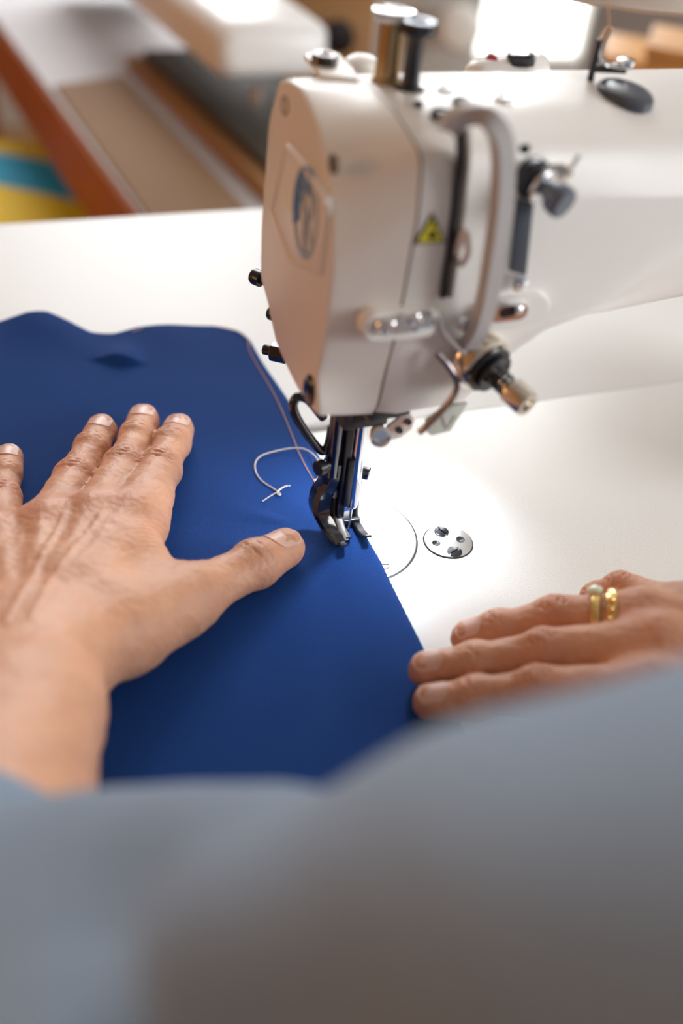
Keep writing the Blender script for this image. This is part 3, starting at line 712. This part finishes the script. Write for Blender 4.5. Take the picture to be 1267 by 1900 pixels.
def graded(parts):
    out = []
    for lo, hi, st in parts: out.append(np.arange(lo, hi, st))
    return np.concatenate(out)
hs = .00095
gx = graded([(-.26, -.20, .012), (-.20, .135, hs), (.135, .42, .012)])
gy = graded([(-.62, -.20, .014), (-.20, -.105, .0014), (-.105, .118, hs), (.118, .14, .01)])
gz = graded([(-.20, -.01, .02), (-.01, .0, .005), (.0, .052, hs), (.052, .10, .002), (.10, .40, .012)])
B = Field(gx, gy, gz)
UPV = np.array([0, 0, 1.0])
fingers = []            # for nails and creases: (tip, dip, pip, radii)
creases = []
def finger(px, zs, rs, k=.004, prox=True):
    J = [Zp(x, y, z) for (x, y), z in zip(px, zs)]
    keep = B.F; B.F = np.full_like(keep, .03)
    t0 = (J[0]-J[1])/np.linalg.norm(J[0]-J[1])
    J[0] = J[0]-t0*rs[0]*.9                      # pixel marks the very tip
    for i in range(len(J)-1):
        B.cone(J[i], J[i+1], rs[i], rs[i+1], k if i else .003)
    # finger pulp and joint swellings
    B.cone(J[0]-UPV*.0008, J[0]*.5+J[1]*.5-UPV*.001, rs[0]*.97, rs[0]*1.0, .003)
    for i in (1, 2):
        if i < len(J)-1: B.cone(J[i]+UPV*.0006, J[i]+UPV*.0006, rs[i]*1.04, rs[i]*1.04, .003)
    if prox: B.cone(J[2]*.75+J[3]*.25, J[3]*.7+J[2]*.3, rs[2]*1.01, rs[2]*1.06, .004)
    new = B.F; kk = .0012                         # neighbouring fingers stay apart: hardly any blending between them
    h = np.maximum(kk-np.abs(keep-new), 0)/kk; B.F = (np.minimum(keep, new)-h*h*kk*.25).astype(np.float32)
    return J
# --- left hand, flat on the cloth
LI = finger([(336, 784), (319, 824), (297, 872), (248, 968)], [.0085, .0100, .0125, .0185], [.0069, .0076, .0086, .0098])
LM = finger([(270, 766), (254, 814), (230, 870), (176, 970)], [.0085, .0102, .0128, .0190], [.0069, .0076, .0086, .0098])
LR = finger([(194, 785), (170, 834), (139, 890), (86, 985)], [.0085, .0100, .0125, .0185], [.0067, .0073, .0083, .0094])
LL = finger([(18, 838), (10, 882), (5, 925), (-2, 1010)], [.0075, .0088, .0110, .0165], [.0058, .0062, .0069, .0084])
LT = finger([(550, 1004), (474, 1046), (372, 1098), (228, 1172)], [.0098, .0115, .0140, .0200], [.0076, .0088, .0098, .0120], k=.006, prox=False)
WL = Zp(46, 1238, .030)
WDIR = Zp(-45, 1520, .054)-WL; WDIR /= np.linalg.norm(WDIR)
lat = np.cross(WDIR, UPV); lat /= np.linalg.norm(lat)           # to the thumb side or away
if lat[0] < 0: lat = -lat
# metacarpals
for J, r0, off in ((LI, .0105, .013), (LM, .0110, .004), (LR, .0105, -.005), (LL, .0100, -.013)):
    B.cone(J[3], WL+lat*off-WDIR*.012, r0, .0135, .010)
B.cone(LI[3]-UPV*.004, LL[3]-UPV*.004, .009, .008, .010)
B.cone(LI[2]*.4+LI[3]*.6+lat*.001, LI[3]*.75+LT[3]*.25, .0085, .0085, .008)
pc_ = (LI[3]+LM[3]+LR[3]+LL[3])/4*.55+WL*.45
B.cone(pc_-UPV*.006, WL-UPV*.006, .016, .014, .012, flat=(UPV, .75))
# thenar mass and first web
B.cone(LT[2]+(LT[3]-LT[2])*.3, WL+lat*.008, .0112, .0145, .010)
B.cone(LT[3], LI[3]*.45+WL*.55, .0125, .0130, .012)
wm = LT[2]*.62+LT[3]*.38; B.cone(wm, LI[3]*.72+WL*.28+lat*.003, .0075, .0085, .014, flat=(UPV, .8))
B.cone(wm*.8+LI[3]*.2-UPV*.003, wm*.5+LI[3]*.5-UPV*.001, .0050, .0055, .010)
# webs between the fingers
for a, b in ((LI, LM), (LM, LR)):
    p, q_ = a[3]*.74+a[2]*.26, b[3]*.74+b[2]*.26; B.cone(p-UPV*.003, q_-UPV*.003, .0060, .0060, .005)
p, q_ = LR[3]*.9+LR[2]*.1, LL[3]*.85+LL[2]*.15; B.cone(p-UPV*.003, q_-UPV*.003, .0062, .0058, .009)
# knuckles and tendons
for J, w in ((LI, 1), (LM, 1.1), (LR, 1), (LL, .8)):
    B.cone(J[3]+UPV*.0036, J[3]+UPV*.0036, .0068*w, .0068*w, .008)
    e_ = J[3]*.35+WL*.65; B.cone(J[3]+UPV*.0085, e_+UPV*.0115, .0019, .0014, .0045)
# forearm
WF = WL+WDIR*.13
for o_ in (-.0085, 0, .0085):
    B.cone(WL+lat*o_-WDIR*.014, WL+lat*o_+WDIR*.03, .0165, .0178, .010)
    B.cone(WL+lat*o_+WDIR*.03, WF+lat*o_*1.2, .0178, .025, .010)
B.cone(WL-lat*.017+UPV*.006+WDIR*.012, WL-lat*.017+UPV*.006+WDIR*.012, .010, .010, .010)    # ulna head
# --- right hand, fingers pointing across to the cloth edge
RR = finger([(842, 1186), (925, 1168), (1030, 1146), (1195, 1150)], [.0090, .0160, .0235, .0330], [.0058, .0066, .0074, .0090])
RM = finger([(763, 1246), (880, 1229), (1010, 1210), (1222, 1200)], [.0085, .0155, .0245, .0360], [.0060, .0068, .0078, .0096])
RI = finger([(772, 1304), (880, 1294), (1000, 1282), (1215, 1285)], [.0085, .0150, .0240, .0360], [.0060, .0068, .0078, .0096])
RL = finger([(1088, 1140), (1108, 1112), (1152, 1098), (1285, 1140)], [.0080, .0160, .0235, .0320], [.0052, .0058, .0065, .0082])
WR = (RM[3]+RI[3])/2+np.array([.068, -.026, .006])
for J, o_ in ((RI, -.013), (RM, -.004), (RR, .005), (RL, .012)):
    B.cone(J[3]-UPV*.001, WR+np.array([.3, .95, 0])*o_, .0105, .0140, .010)
    B.cone(J[3]+UPV*.0038, J[3]+UPV*.0038, .0068, .0068, .006)
    B.cone(J[3]+UPV*.0085, J[3]*.4+WR*.6+UPV*.012, .0018, .0014, .0045)
B.cone(RI[3]-UPV*.005, RL[3]-UPV*.005, .009, .008, .010)
for a, b in ((RI, RM), (RM, RR), (RR, RL)):
    B.cone(a[3]*.75+a[2]*.25-UPV*.003, b[3]*.75+b[2]*.25-UPV*.003, .006, .006, .007)
# right thumb tucked under the near side
RTm, RTi, RTt = RI[3]+np.array([-.002, -.030, -.016]), RI[3]+np.array([-.034, -.034, -.024]), RI[3]+np.array([-.055, -.030, -.026])
B.cone(WR+np.array([-.01, -.012, -.006]), RTm, .014, .0115, .010); B.cone(RTm, RTi, .0105, .009, .005); B.cone(RTi, RTt, .009, .0075, .004)
B.cone(RTm, RI[3]*.6+WR*.4, .010, .011, .012)
# right forearm
ELR = np.array([.335, -.36, .10]); ELL = WL+WDIR*.25
for o_ in (-.008, .008):
    B.cone(WR+np.array([.3, .95, 0])*o_, ELR, .016, .030, .010)
# hidden continuation under the shirt so that the body is one figure
SHL, SHR, CH = np.array([.03, -.43, .19]), np.array([.30, -.50, .20]), np.array([.16, -.50, .12])
MB_ = at(620, 1900, .215)
B.cone(WF, ELL, .022, .018, .012); B.cone(ELL, ELL-UPV*.032, .014, .014, .012); B.cone(ELL-UPV*.032, MB_-UPV*.022, .014, .014, .010); B.cone(MB_-UPV*.022, at(1330, 1900, .185), .014, .02, .010); B.cone(at(1330, 1900, .185), SHL, .02, .03, .012)
B.cone(SHL, CH, .035, .06, .02); B.cone(CH, SHR, .06, .035, .02); B.cone(SHR, ELR, .035, .03, .012); B.cone(CH, CH-UPV*.25, .07, .08, .02)
B.floor(FT+.0006, .0015)
# crisp up the finger clefts next to one another
BV, BF = B.mesh()
BV = smooth_mesh(BV, BF, 6, .45)
me = bpy.data.meshes.new('body'); me.from_pydata(BV.tolist(), [], BF.tolist())
tmp = bpy.data.objects.new('body_cage', me); COL.objects.link(tmp)
md = tmp.modifiers.new('s', 'SUBSURF'); md.levels = 1; md.render_levels = 1
dg = bpy.context.evaluated_depsgraph_get(); dg.update()
me2 = bpy.data.meshes.new_from_object(tmp.evaluated_get(dg)); me2.name = 'body'
bpy.data.objects.remove(tmp)
n = len(me2.vertices); co = np.empty(n*3); me2.vertices.foreach_get('co', co); co = co.reshape(-1, 3)
no = np.empty(n*3); me2.vertices.foreach_get('normal', no); no = no.reshape(-1, 3)
disp = np.zeros(n); red = np.zeros(n); lite = np.zeros(n)
def local(Jc, a, radius):
    d = co-Jc; m = np.where((d*d).sum(1) < radius**2)[0]; d = d[m]
    a = a/np.linalg.norm(a); nn = UPV-a*np.dot(UPV, a); nn /= np.linalg.norm(nn); l = np.cross(a, nn)
    return m, d@a, d@l, d@nn, nn, l
def wrinkle(Jc, a, r, offs, amp, sig=.00055, bulge=.0):
    m, u, v, w, nn, l = local(Jc, a, r*2.4); up_ = np.clip(w/r*1.6+.2, 0, 1)
    for o_, c in offs:
        disp[m] += -1.25*amp*(.55+.45*np.sin(v*900+o_*5000))*np.exp(-((u-o_-c*v*v/r+.0003*np.sin(v*2200+o_*9000))/sig)**2)*np.exp(-(v/(r*.85))**2)*up_
    disp[m] += bulge*np.exp(-(u/(r*.8))**2-(v/(r*.9))**2)*up_
for J in (LI, LM, LR, LL, RR, RM, RI, RL):
    rd = np.linalg.norm(J[1]-J[2]); r1 = .0068; r2 = .0078
    a1, a2 = J[0]-J[1], J[1]-J[3]
    wrinkle(J[1], J[0]-J[2], r1, ((-.0016, .12), (.0006, 0), (.0024, -.15)), .00042)
    wrinkle(J[2], a2, r2, ((-.0046, .30), (-.0022, .18), (0, 0), (.0022, -.18), (.0045, -.32)), .00055, bulge=.0005)
    for c_, rr, k in ((J[1], .008, .35), (J[2], .010, .75), (J[3], .012, .6), (J[0], .008, .7)):
        d2 = ((co-c_-UPV*.005)**2).sum(1); red += k*np.exp(-d2/rr**2)
wrinkle(LT[1], LT[0]-LT[2], .0090, ((-.0040, .2), (.0003, .10)), .00050, sig=.0007)
d2 = ((co-LT[1])**2).sum(1); red += .6*np.exp(-d2/.012**2); d2 = ((co-LT[0])**2).sum(1); red += .6*np.exp(-d2/.010**2)
# crinkled skin at the edge of the first web
webc = LI[3]*.55+LT[2]*.45; m, u, v, w, _, _ = local(webc, LI[3]-LT[2], .022)
disp[m] += -.00035*np.clip(np.sin(u*3000+v*300), 0, 1)**2*np.exp(-(u/.010)**2-(v/.012)**2)
# veins and low relief on the back of the hand
def hn(p, s): 
    q = p*s; return np.sin(q[:, 0]*1.3+1.7*np.sin(q[:, 1]*.9+q[:, 2]))*np.sin(q[:, 1]*1.1+1.3*np.sin(q[:, 0]*1.2+.5))
disp += .00022*hn(co, 210)+.00010*hn(co+.3, 620)
for path in ([LR[3]*.5+LM[3]*.5+UPV*.008, pc_+UPV*.016+lat*-.002, WL+UPV*.016-lat*.004], [LM[3]*.5+LI[3]*.5+UPV*.008, pc_*.6+WL*.4+UPV*.018+lat*.004, WL+UPV*.018+lat*.004]):
    for a, b in zip(path[:-1], path[1:]):
        ab = b-a; t = np.clip(((co-a)@ab)/(ab@ab), 0, 1); d2 = ((co-a-t[:, None]*ab)[:, :2]**2).sum(1); disp += .0006*np.exp(-d2/.0016**2)*(no[:, 2] > .1)
floorm_ = np.clip((co[:, 2]-.0018)/.002, 0, 1)
co2 = co+no*(disp*floorm_)[:, None]
me2.vertices.foreach_set('co', co2.ravel())
red = np.clip(red, 0, 1)
base = np.array([.66, .36, .225]); rdc = np.array([.56, .24, .15]); colv = base*(1-red[:, None]*.75)+rdc*red[:, None]*.75
colv = colv*(1+.05*hn(co, 130))[:, None]
ca = me2.color_attributes.new('tint', 'FLOAT_COLOR', 'POINT'); ca.data.foreach_set('color', np.concatenate([colv, np.ones((n, 1))], 1).ravel())
me2.polygons.foreach_set('use_smooth', [True]*len(me2.polygons)); me2.materials.clear(); me2.materials.append(skin); me2.update()
person = thing('person', 'person in a blue-grey shirt guiding navy cloth with both hands', 'person')
body = bpy.data.objects.new('body', me2); COL.objects.link(body); body.parent = person
# fingernails
from mathutils.bvhtree import BVHTree
bvh = BVHTree.FromPolygons([tuple(p) for p in co2], [tuple(p.vertices) for p in me2.polygons])
def nail(J, r, wide=.82, length=1.75, tilt=None, start=-.1):
    a = J[0]-J[1]; a /= np.linalg.norm(a); nn = (UPV if tilt is None else np.array(tilt, float)); nn = nn-a*np.dot(nn, a); nn /= np.linalg.norm(nn); l = np.cross(a, nn)
    na, nb_ = 11, 11; top_, bot = [], []
    tipc = J[0]+a*r*1.0
    for i in range(na):
        s = i/(na-1); wv = wide*r*(1-.22*max(0, (s-.78)/.22)**2)*(1-.28*max(0, (.22-s)/.22)**2)
        for j in range(nb_):
            t = -1+2*j/(nb_-1)
            arc = (1-t*t)
            sv = (s-.5)*length*r+ (arc-.6)*.20*r*(1 if s > .5 else -1)*(abs(s-.5)*2)
            base_ = J[0]+a*(sv+start*r-.15*r)+l*t*wv
            o_ = base_+nn*r*2.2
            hit = bvh.ray_cast(Vector(o_), Vector(-nn), r*3.2)
            hgt = nn*0
            p = np.array(hit[0]) if hit[0] is not None else base_+nn*r*.2
            top_.append(p)
    T_ = np.array(top_).reshape(na, nb_, 3)
    # smooth plate: fit gentle surface
    for _ in range(6):
        T2 = T_.copy(); T2[1:-1, 1:-1] = (T_[:-2, 1:-1]+T_[2:, 1:-1]+T_[1:-1, :-2]+T_[1:-1, 2:])/4; T_ = T2
    # free edge stays level beyond the tip instead of wrapping down
    g = G(); Tt = T_+nn*.00040; Tb = T_-nn*.0004; n_ = na*nb_
    v = list(Tt.reshape(-1, 3))+list(Tb.reshape(-1, 3)); idx = np.arange(n_).reshape(na, nb_); f = []
    for i in range(na-1):
        for j in range(nb_-1):
            f.append((idx[i, j], idx[i, j+1], idx[i+1, j+1], idx[i+1, j])); f.append((idx[i, j]+n_, idx[i+1, j]+n_, idx[i+1, j+1]+n_, idx[i, j+1]+n_))
    b_ = list(idx[0, :])+list(idx[1:, -1])+list(idx[-1, :-1][::-1])+list(idx[1:-1, 0][::-1])
    for i in range(len(b_)): f.append((b_[i], b_[i]+n_, b_[(i+1) % len(b_)]+n_, b_[(i+1) % len(b_)]))
    g.add(v, f); g.build('fingernail', nailm, body)
for J, r in ((LI, .0067), (LM, .0067), (LR, .0065), (LL, .0057)): nail(J, r)
nail(LT, .0078, wide=.86, length=1.9, tilt=(.10, .25, 1))
for J, r in ((RR, .0058), (RM, .0060), (RI, .0060)): nail(J, r)

# ------------------------------------------------------------------ rings on the right hand
def finger_ring(name, J, t, r, label, wid, gem=None, gm=None):
    a = J[2]-J[3]; a /= np.linalg.norm(a); c = J[3]+(J[2]-J[3])*t
    nn = UPV-a*np.dot(UPV, a); nn /= np.linalg.norm(nn); l = np.cross(a, nn)
    root = thing(name, label, 'ring', 'gold rings on the ring finger')
    g = G(); sec = []
    N = 48
    secs = []
    for k in range(N+1):
        th = 2*math.pi*k/N; e = math.cos(th)*nn+math.sin(th)*l
        secs.append([c+e*(r+o_)+a*w for o_, w in ((0, -wid), (.0010, -wid*.8), (.0014, 0), (.0010, wid*.8), (0, wid), (-.0002, 0))])
    g.loft(secs, caps=False); g.build('band', goldm, root)
    if gem:
        for (dth, dx, rr) in gem:
            e = math.cos(dth)*nn+math.sin(dth)*l
            G().lathe([(-.001, rr*.8), (.0008, rr), (.0016, rr*.8), (.0021, rr*.4), (.0021, 0)], c+e*(r+.0012)+a*dx, e, 16).build('stone' if gm is None else 'bead', gm or stone, root)
    return root
finger_ring('ring', RR, .52, .0096, 'plain gold band nearest the fingertip on the ring finger', .0018, [(.35, .0006, .0030)])
finger_ring('ring', RR, .34, .0101, 'beaded gold band nearest the knuckle on the ring finger', .0022, [(-.25, 0, .0014), (-.55, 0, .0014), (-.85, 0, .0014), (-1.15, 0, .0014)], goldm)

# ------------------------------------------------------------------ shirt
sg = .0045
SF = Field(np.arange(-.32, .50, sg*1.6), np.arange(-.68, -.09, sg), np.concatenate([np.arange(-.25, 0, .012), np.arange(0, .34, sg)])); SF.F[:] = .06
cf0, cf1 = WL+WDIR*.112, ELL
SF.cone(cf0, cf1, .0315, .040, .012)
SF.cone(at(60, 1680, .245), at(105, 2080, .205), .022, .024, .010)
SF.cone(at(220, 1650, .240), at(500, 1700, .222), .019, .028, .012)
M1, M2 = at(655, 1860, .200), at(1330, 1900, .185)
SF.cone(M1, M2, .036, .050, .008)
SF.cone(ELL-UPV*.03, M1-UPV*.02, .030, .022, .006)
SF.cone(M2, SHL, .050, .075, .03); SF.cone(SHL+np.array([.03, 0, -.03]), CH, .085, .13, .04); SF.cone(CH, SHR, .13, .08, .04)
SF.cone(CH, CH-UPV*.32, .13, .14, .03); SF.cone(SHR, ELR, .065, .050, .02); SF.cone(ELR, WR+(ELR-WR)*.22, .050, .034, .02)
# soft folds
gsl, X_, Y_, Z_ = SF.sub((-1, -1, -1), (1, 1, 1))
SF.F[gsl] += (.0035*np.sin(60*X_+38*Z_+20*Y_)*np.sin(45*Y_-30*X_)).astype(np.float32)
# keep the cuff and wrists open: hollow out where the arms leave the sleeves
SF.cone(cf0-WDIR*.03, cf0+WDIR*.006, .0285, .0285, .002, op='s')
SF.cone(WR, WR+(ELR-WR)*.23, .031, .031, .002, op='s')
SV, SQ = SF.mesh(); SV = smooth_mesh(SV, SQ, 8, .5)
npmesh('shirt', SV, SQ, shirtm, person)
# cuff band
ct = [cf0+WDIR*(.002)]; g = G(); secs = []
e1_ = lat; e2_ = np.cross(WDIR, lat)
for k in range(41):
    th = 2*math.pi*k/40; e = math.cos(th)*e1_+math.sin(th)*e2_; wv = .0008*math.sin(5*th)
    secs.append([cf0+e*(r_+wv)+WDIR*h for r_, h in ((.0305, -.012), (.0318, -.013), (.0330, -.004), (.0332, .008), (.0310, .008), (.0302, -.002))])
g.loft(secs, caps=False); g.build('cuff', shirtm, person)

# ------------------------------------------------------------------ background : second work station and furniture
ZB = -.12
def bgp(x, y, z=ZB): return Zp(x, y, z)
t2 = thing('work_table', 'white-topped table with an orange wood edge behind the sewing table', 'table')
e0, e1 = bgp(262, 398), bgp(0, 45)
dv = (e1-e0)/np.linalg.norm(e1-e0); nv_ = np.array([dv[1], -dv[0], 0])
P0 = e0-dv*.14; P1 = e0+dv*1.0
topw = mat('second_top', (.55, .53, .54), .6, spec=.25)
cor = [P0, P1, P1+nv_*.30, P0+nv_*.30]
G().prism([p-np.array([0, 0, .012]) for p in cor], (0, 0, .012)).build('table_top', topw, t2)
G().prism([P0-nv_*.004-np.array([0, 0, .085]), P1-nv_*.004-np.array([0, 0, .085]), P1-nv_*.004-np.array([0, 0, .006]), P0-nv_*.004-np.array([0, 0, .006])], nv_*.02).build('wood_edge', wood, t2)
for p in cor:
    c_ = p+(sum(cor)/4-p)*.08
    G().box((c_[0]-.02, c_[1]-.02, FLOOR), (c_[0]+.02, c_[1]+.02, ZB-.012)).build('leg', wood, t2)
# thin tan sheet over the browner part of that table top
bd = [bgp(112, 150), bgp(262, 128), bgp(500, 400), bgp(285, 410)]
bdm = mat('tan_sheet', (.26, .155, .085), .7, spec=.2)
tag(G().prism([p+np.array([0, 0, .0004]) for p in (bgp(100, 165), bgp(228, 146), bgp(471, 408), bgp(285, 420))], (0, 0, .004)).build('sheet', bdm, bevel=.001), 'tan board lying flat on the table behind', 'sheet')
# second machine
m2 = thing('sewing_machine', 'pale grey sewing machine out of focus on the table behind', 'sewing machine')
bb_ = [bgp(236, 128), bgp(500, 385), bgp(592, 345), bgp(490, 118)]
G().prism([p+np.array([0, 0, .0006]) for p in bb_], (0, 0, .016)).build('wood_base', tanwood, m2)
c_ = sum(bb_)/4
G().prism([c_+(p-c_)*.93+np.array([.012, 0, .017]) for p in bb_], (0, 0, .010)).build('bed', darkbed, m2, bevel=.002)
# its arm: comes towards us, ending in a rounded head above the bed
wpaint = mat('white_machine_paint', (.80, .80, .78), .35)
zA = .03
a_end = Zp(450, 105, -.02); ad_ = dv.copy(); as_ = np.array([ad_[1], -ad_[0], 0])
a_end = a_end+as_*.03
secs = []
for s, wd_, zl, zh in ((-.020, .050, .012, .040), (-.012, .060, .004, .052), (.0, .064, .0, .056), (.12, .066, .0, .058), (.30, .068, .0, .06), (.62, .07, .0, .06)):
    c_ = a_end+ad_*s
    secs.append([c_+as_*(a*wd_)+np.array([0, 0, zl+(zh-zl)*b-.02]) for a, b in ((-.8, 0), (.8, 0), (1, .15), (1, .8), (.75, 1), (-.75, 1), (-1, .8), (-1, .15))])
G().loft(secs).build('head_arm', wpaint, m2, bevel=.006)
c_ = a_end+ad_*.62
G().prism([c_+as_*-.06+ad_*-.08, c_+as_*.06+ad_*-.08, c_+as_*.06+ad_*.04, c_+as_*-.06+ad_*.04], (0, 0, -(c_[2]-ZB)+.03)).build('pillar', greyw, m2, bevel=.01)
G().tube([a_end+ad_*.03-np.array([0, 0, .04]), np.array([*(a_end+ad_*.03)[:2], ZB+.035])], .007, 12).build('presser_bar', steel, m2)
# brown upright to the right of it
pq0, pq1 = at(548, 200, 1.35), at(690, 200, 1.40)
def column(name, m, x0, x1, dist, label, cat, depth=.25, ztop=.6, zbot=FLOOR):
    a, b = at(x0, 90, dist), at(x1, 90, dist); d = b-a; d[2] = 0; nrm = np.array([-d[1], d[0], 0]); nrm /= np.linalg.norm(nrm)
    if nrm @ FW < 0: nrm = -nrm
    pts = [np.array([p[0], p[1], zbot]) for p in (a, b)]; pts += [pts[1]+nrm*depth, pts[0]+nrm*depth]
    r = thing(name, label, cat)
    G().prism(pts, (0, 0, ztop-zbot)).build('body', m, r, bevel=.01)
    return r, a, b, nrm
cb, a, b, nrm = column('wooden_cabinet', tanwood, 508, 692, 1.58, 'brown wooden cabinet standing behind the second sewing machine', 'cabinet')
for zz in (-.18, .12):
    m_ = (a+b)/2; G().prism([a*.92+b*.08+np.array([0, 0, zz-.13-a[2]]), a*.08+b*.92+np.array([0, 0, zz-.13-b[2]]), a*.08+b*.92+np.array([0, 0, zz+.13-b[2]]), a*.92+b*.08+np.array([0, 0, zz+.13-a[2]])], -nrm*.012).build('door', tanwood, cb, bevel=.003)
q = at(628, 60, 1.56); G().lathe([(0, .012), (.01, .02), (.03, .022), (.036, 0)], q, -nrm, 20).build('knob', darkmetal, cb)
gc, a, b, nrm = column('grey_cabinet', mat('grey_cabinet_paint', (.5, .5, .47), .5), 700, 886, 1.98, 'grey metal cabinet with a white round knob beside the window', 'cabinet')
q = at(852, 45, 1.94); G().lathe([(0, .016), (.012, .018), (.016, .034), (.03, .038), (.044, .028), (.048, 0)], q, -nrm, 28).build('knob', mat('white_knob', (.88, .87, .84), .4), gc)
# orange wooden boxes by the window
boxm = mat('orange_box', (.62, .30, .08), .55, var=(6, (.7, .36, .12)))
def wbox(x0, x1, ytop, dist, label, depth=.2):
    a, b = at(x0, ytop, dist), at(x1, ytop, dist); b[2] = a[2]; d = b-a; nrm = np.array([-d[1], d[0], 0]); nrm /= np.linalg.norm(nrm)
    if nrm @ FW < 0: nrm = -nrm
    r = thing('wooden_crate', label, 'crate', 'crates under the window')
    pts = [np.array([p[0], p[1], FLOOR]) for p in (a, b, b+nrm*depth, a+nrm*depth)]
    G().prism(pts, (0, 0, a[2]-FLOOR-.01)).build('box', boxm, r, bevel=.006)
    c_ = sum(pts)/4; G().prism([c_+(p-c_)*1.03+np.array([0, 0, a[2]-FLOOR-.0095]) for p in pts], (0, 0, .012)).build('lid', boxm, r, bevel=.003)
wbox(1118, 1205, 104, 1.45, 'lower orange wooden crate standing behind the machine arm', .12)
wbox(1202, 1420, 88, 1.18, 'taller orange wooden crate nearer the machine arm', .10)
# grey partition behind the crates
gw, a, b, nrm = column('grey_screen', mat('grey_screen_cloth', (.33, .30, .28), .8), 1084, 1600, 2.15, 'dark grey upholstered screen behind the orange crates', 'screen', depth=.05)
# thread stand with round tray and cone
ts = thing('thread_stand', 'thread stand with a round clear tray behind the machine arm', 'thread stand')
tcn = at(1150, -32, .66); base_ = np.array([tcn[0]+.13, tcn[1]+.0, -.0006])
ts_arm = (tcn, base_)
traym = mat('clear_tray', (.78, .70, .62), .18, trans=.35)
G().lathe([(0, .012), (0, .070), (.004, .080), (.012, .084), (.014, .080), (.006, .072), (.004, .012)], tcn, (0, 0, 1), 56).build('tray', traym, ts)
G().tube([(base_[0], base_[1], 0), (base_[0], base_[1], .42)], .006, 14).build('pole', steel, ts)
G().tube([tcn-np.array([0, 0, .0042]), (base_[0], base_[1], tcn[2]-.0042)], .004, 10).build('bracket', steel, ts)
G().lathe([(0, .05), (.006, .05), (.010, .02), (.016, .008), (.016, 0)], base_+np.array([0, 0, .0007]), (0, 0, 1), 32).build('foot', darkmetal, ts)
cn = tag(G().lathe([(0, .032), (.004, .034), (.085, .016), (.088, .012), (.088, 0)], tcn+np.array([-.018, -.012, .0062]), (0, 0, 1), 40).build('thread_cone', mat('cone_white', (.8, .78, .74), .7)), 'white cone of thread standing on the clear tray', 'thread cone')
G().tube(spline([w1+np.array([0, 0, .0]), w1+np.array([.002, .01, .02]), w1+np.array([.006, .03, .12])], 6), .0003, 5).build('needle_thread', threado, sm)
# chair with a blue and yellow cushion, lower left
q = Zp(75, 275, -.25); q = q+np.array([-.04, -.10, 0])
ck = thing('cushion', 'blue and yellow patterned cushion on a chair beside the wood-edged table', 'cushion')
cz0 = q[2]-.06
def pillow(c, hx, hy, hz, n=24):
    secs = []
    vs, fs = [], []
    for s in (1, -1):
        for i in range(n):
            for j in range(n):
                u, v = -1+2*i/(n-1), -1+2*j/(n-1); h = hz*((1-u**4)*(1-v**4))**.5
                vs.append((c[0]+hx*u*(1-.06*v*v), c[1]+hy*v*(1-.06*u*u), c[2]+s*h))
    for k in range(2):
        for i in range(n-1):
            for j in range(n-1):
                o_ = k*n*n+i*n+j; fs.append((o_, o_+1, o_+n+1, o_+n))
    return G().add(vs, fs)
def cushmat():
    m = mat('blue_yellow_print', (.0, .35, .6), .7); nt = m.node_tree; b = nt.nodes['Principled BSDF']
    tc = [x for x in nt.nodes if x.type == 'TEX_COORD'][0]
    mp = nt.nodes.new('ShaderNodeMapping'); mp.inputs['Rotation'].default_value = (0, 0, .55); mp.inputs['Scale'].default_value = (1, 1, 1)
    nt.links.new(tc.outputs['Object'], mp.inputs['Vector'])
    w = nt.nodes.new('ShaderNodeTexWave'); w.bands_direction = 'Y'; w.inputs['Scale'].default_value = 1.5; w.inputs['Distortion'].default_value = 1.5; w.inputs['Phase Offset'].default_value = 1.2
    nt.links.new(mp.outputs[0], w.inputs['Vector'])
    r = nt.nodes.new('ShaderNodeValToRGB'); r.color_ramp.interpolation = 'CONSTANT'
    r.color_ramp.elements[0].color = (.78, .55, .0, 1); r.color_ramp.elements[1].position = .48; r.color_ramp.elements[1].color = (.0, .33, .55, 1)
    nt.links.new(w.outputs['Fac'], r.inputs[0]); nt.links.new(r.outputs[0], b.inputs['Base Color'])
    return m
pillow((q[0]-.06, q[1], cz0), .19, .22, .06).build('cover', cushmat(), ck)
chr_ = thing('chair', 'dark wooden chair carrying the blue and yellow cushion', 'chair')
G().box((q[0]-.27, q[1]-.23, cz0-.10), (q[0]+.15, q[1]+.23, cz0-.0605)).build('seat', wood, chr_, bevel=.006)
for sx in (-.25, .13):
    for sy_ in (-.21, .21):
        G().box((q[0]+sx-.015, q[1]+sy_-.015, FLOOR), (q[0]+sx+.015, q[1]+sy_+.015, cz0-.10)).build('leg', wood, chr_)
G().box((q[0]-.295, q[1]-.23, cz0-.10), (q[0]-.27, q[1]+.23, cz0+.38)).build('backrest', wood, chr_, bevel=.006)
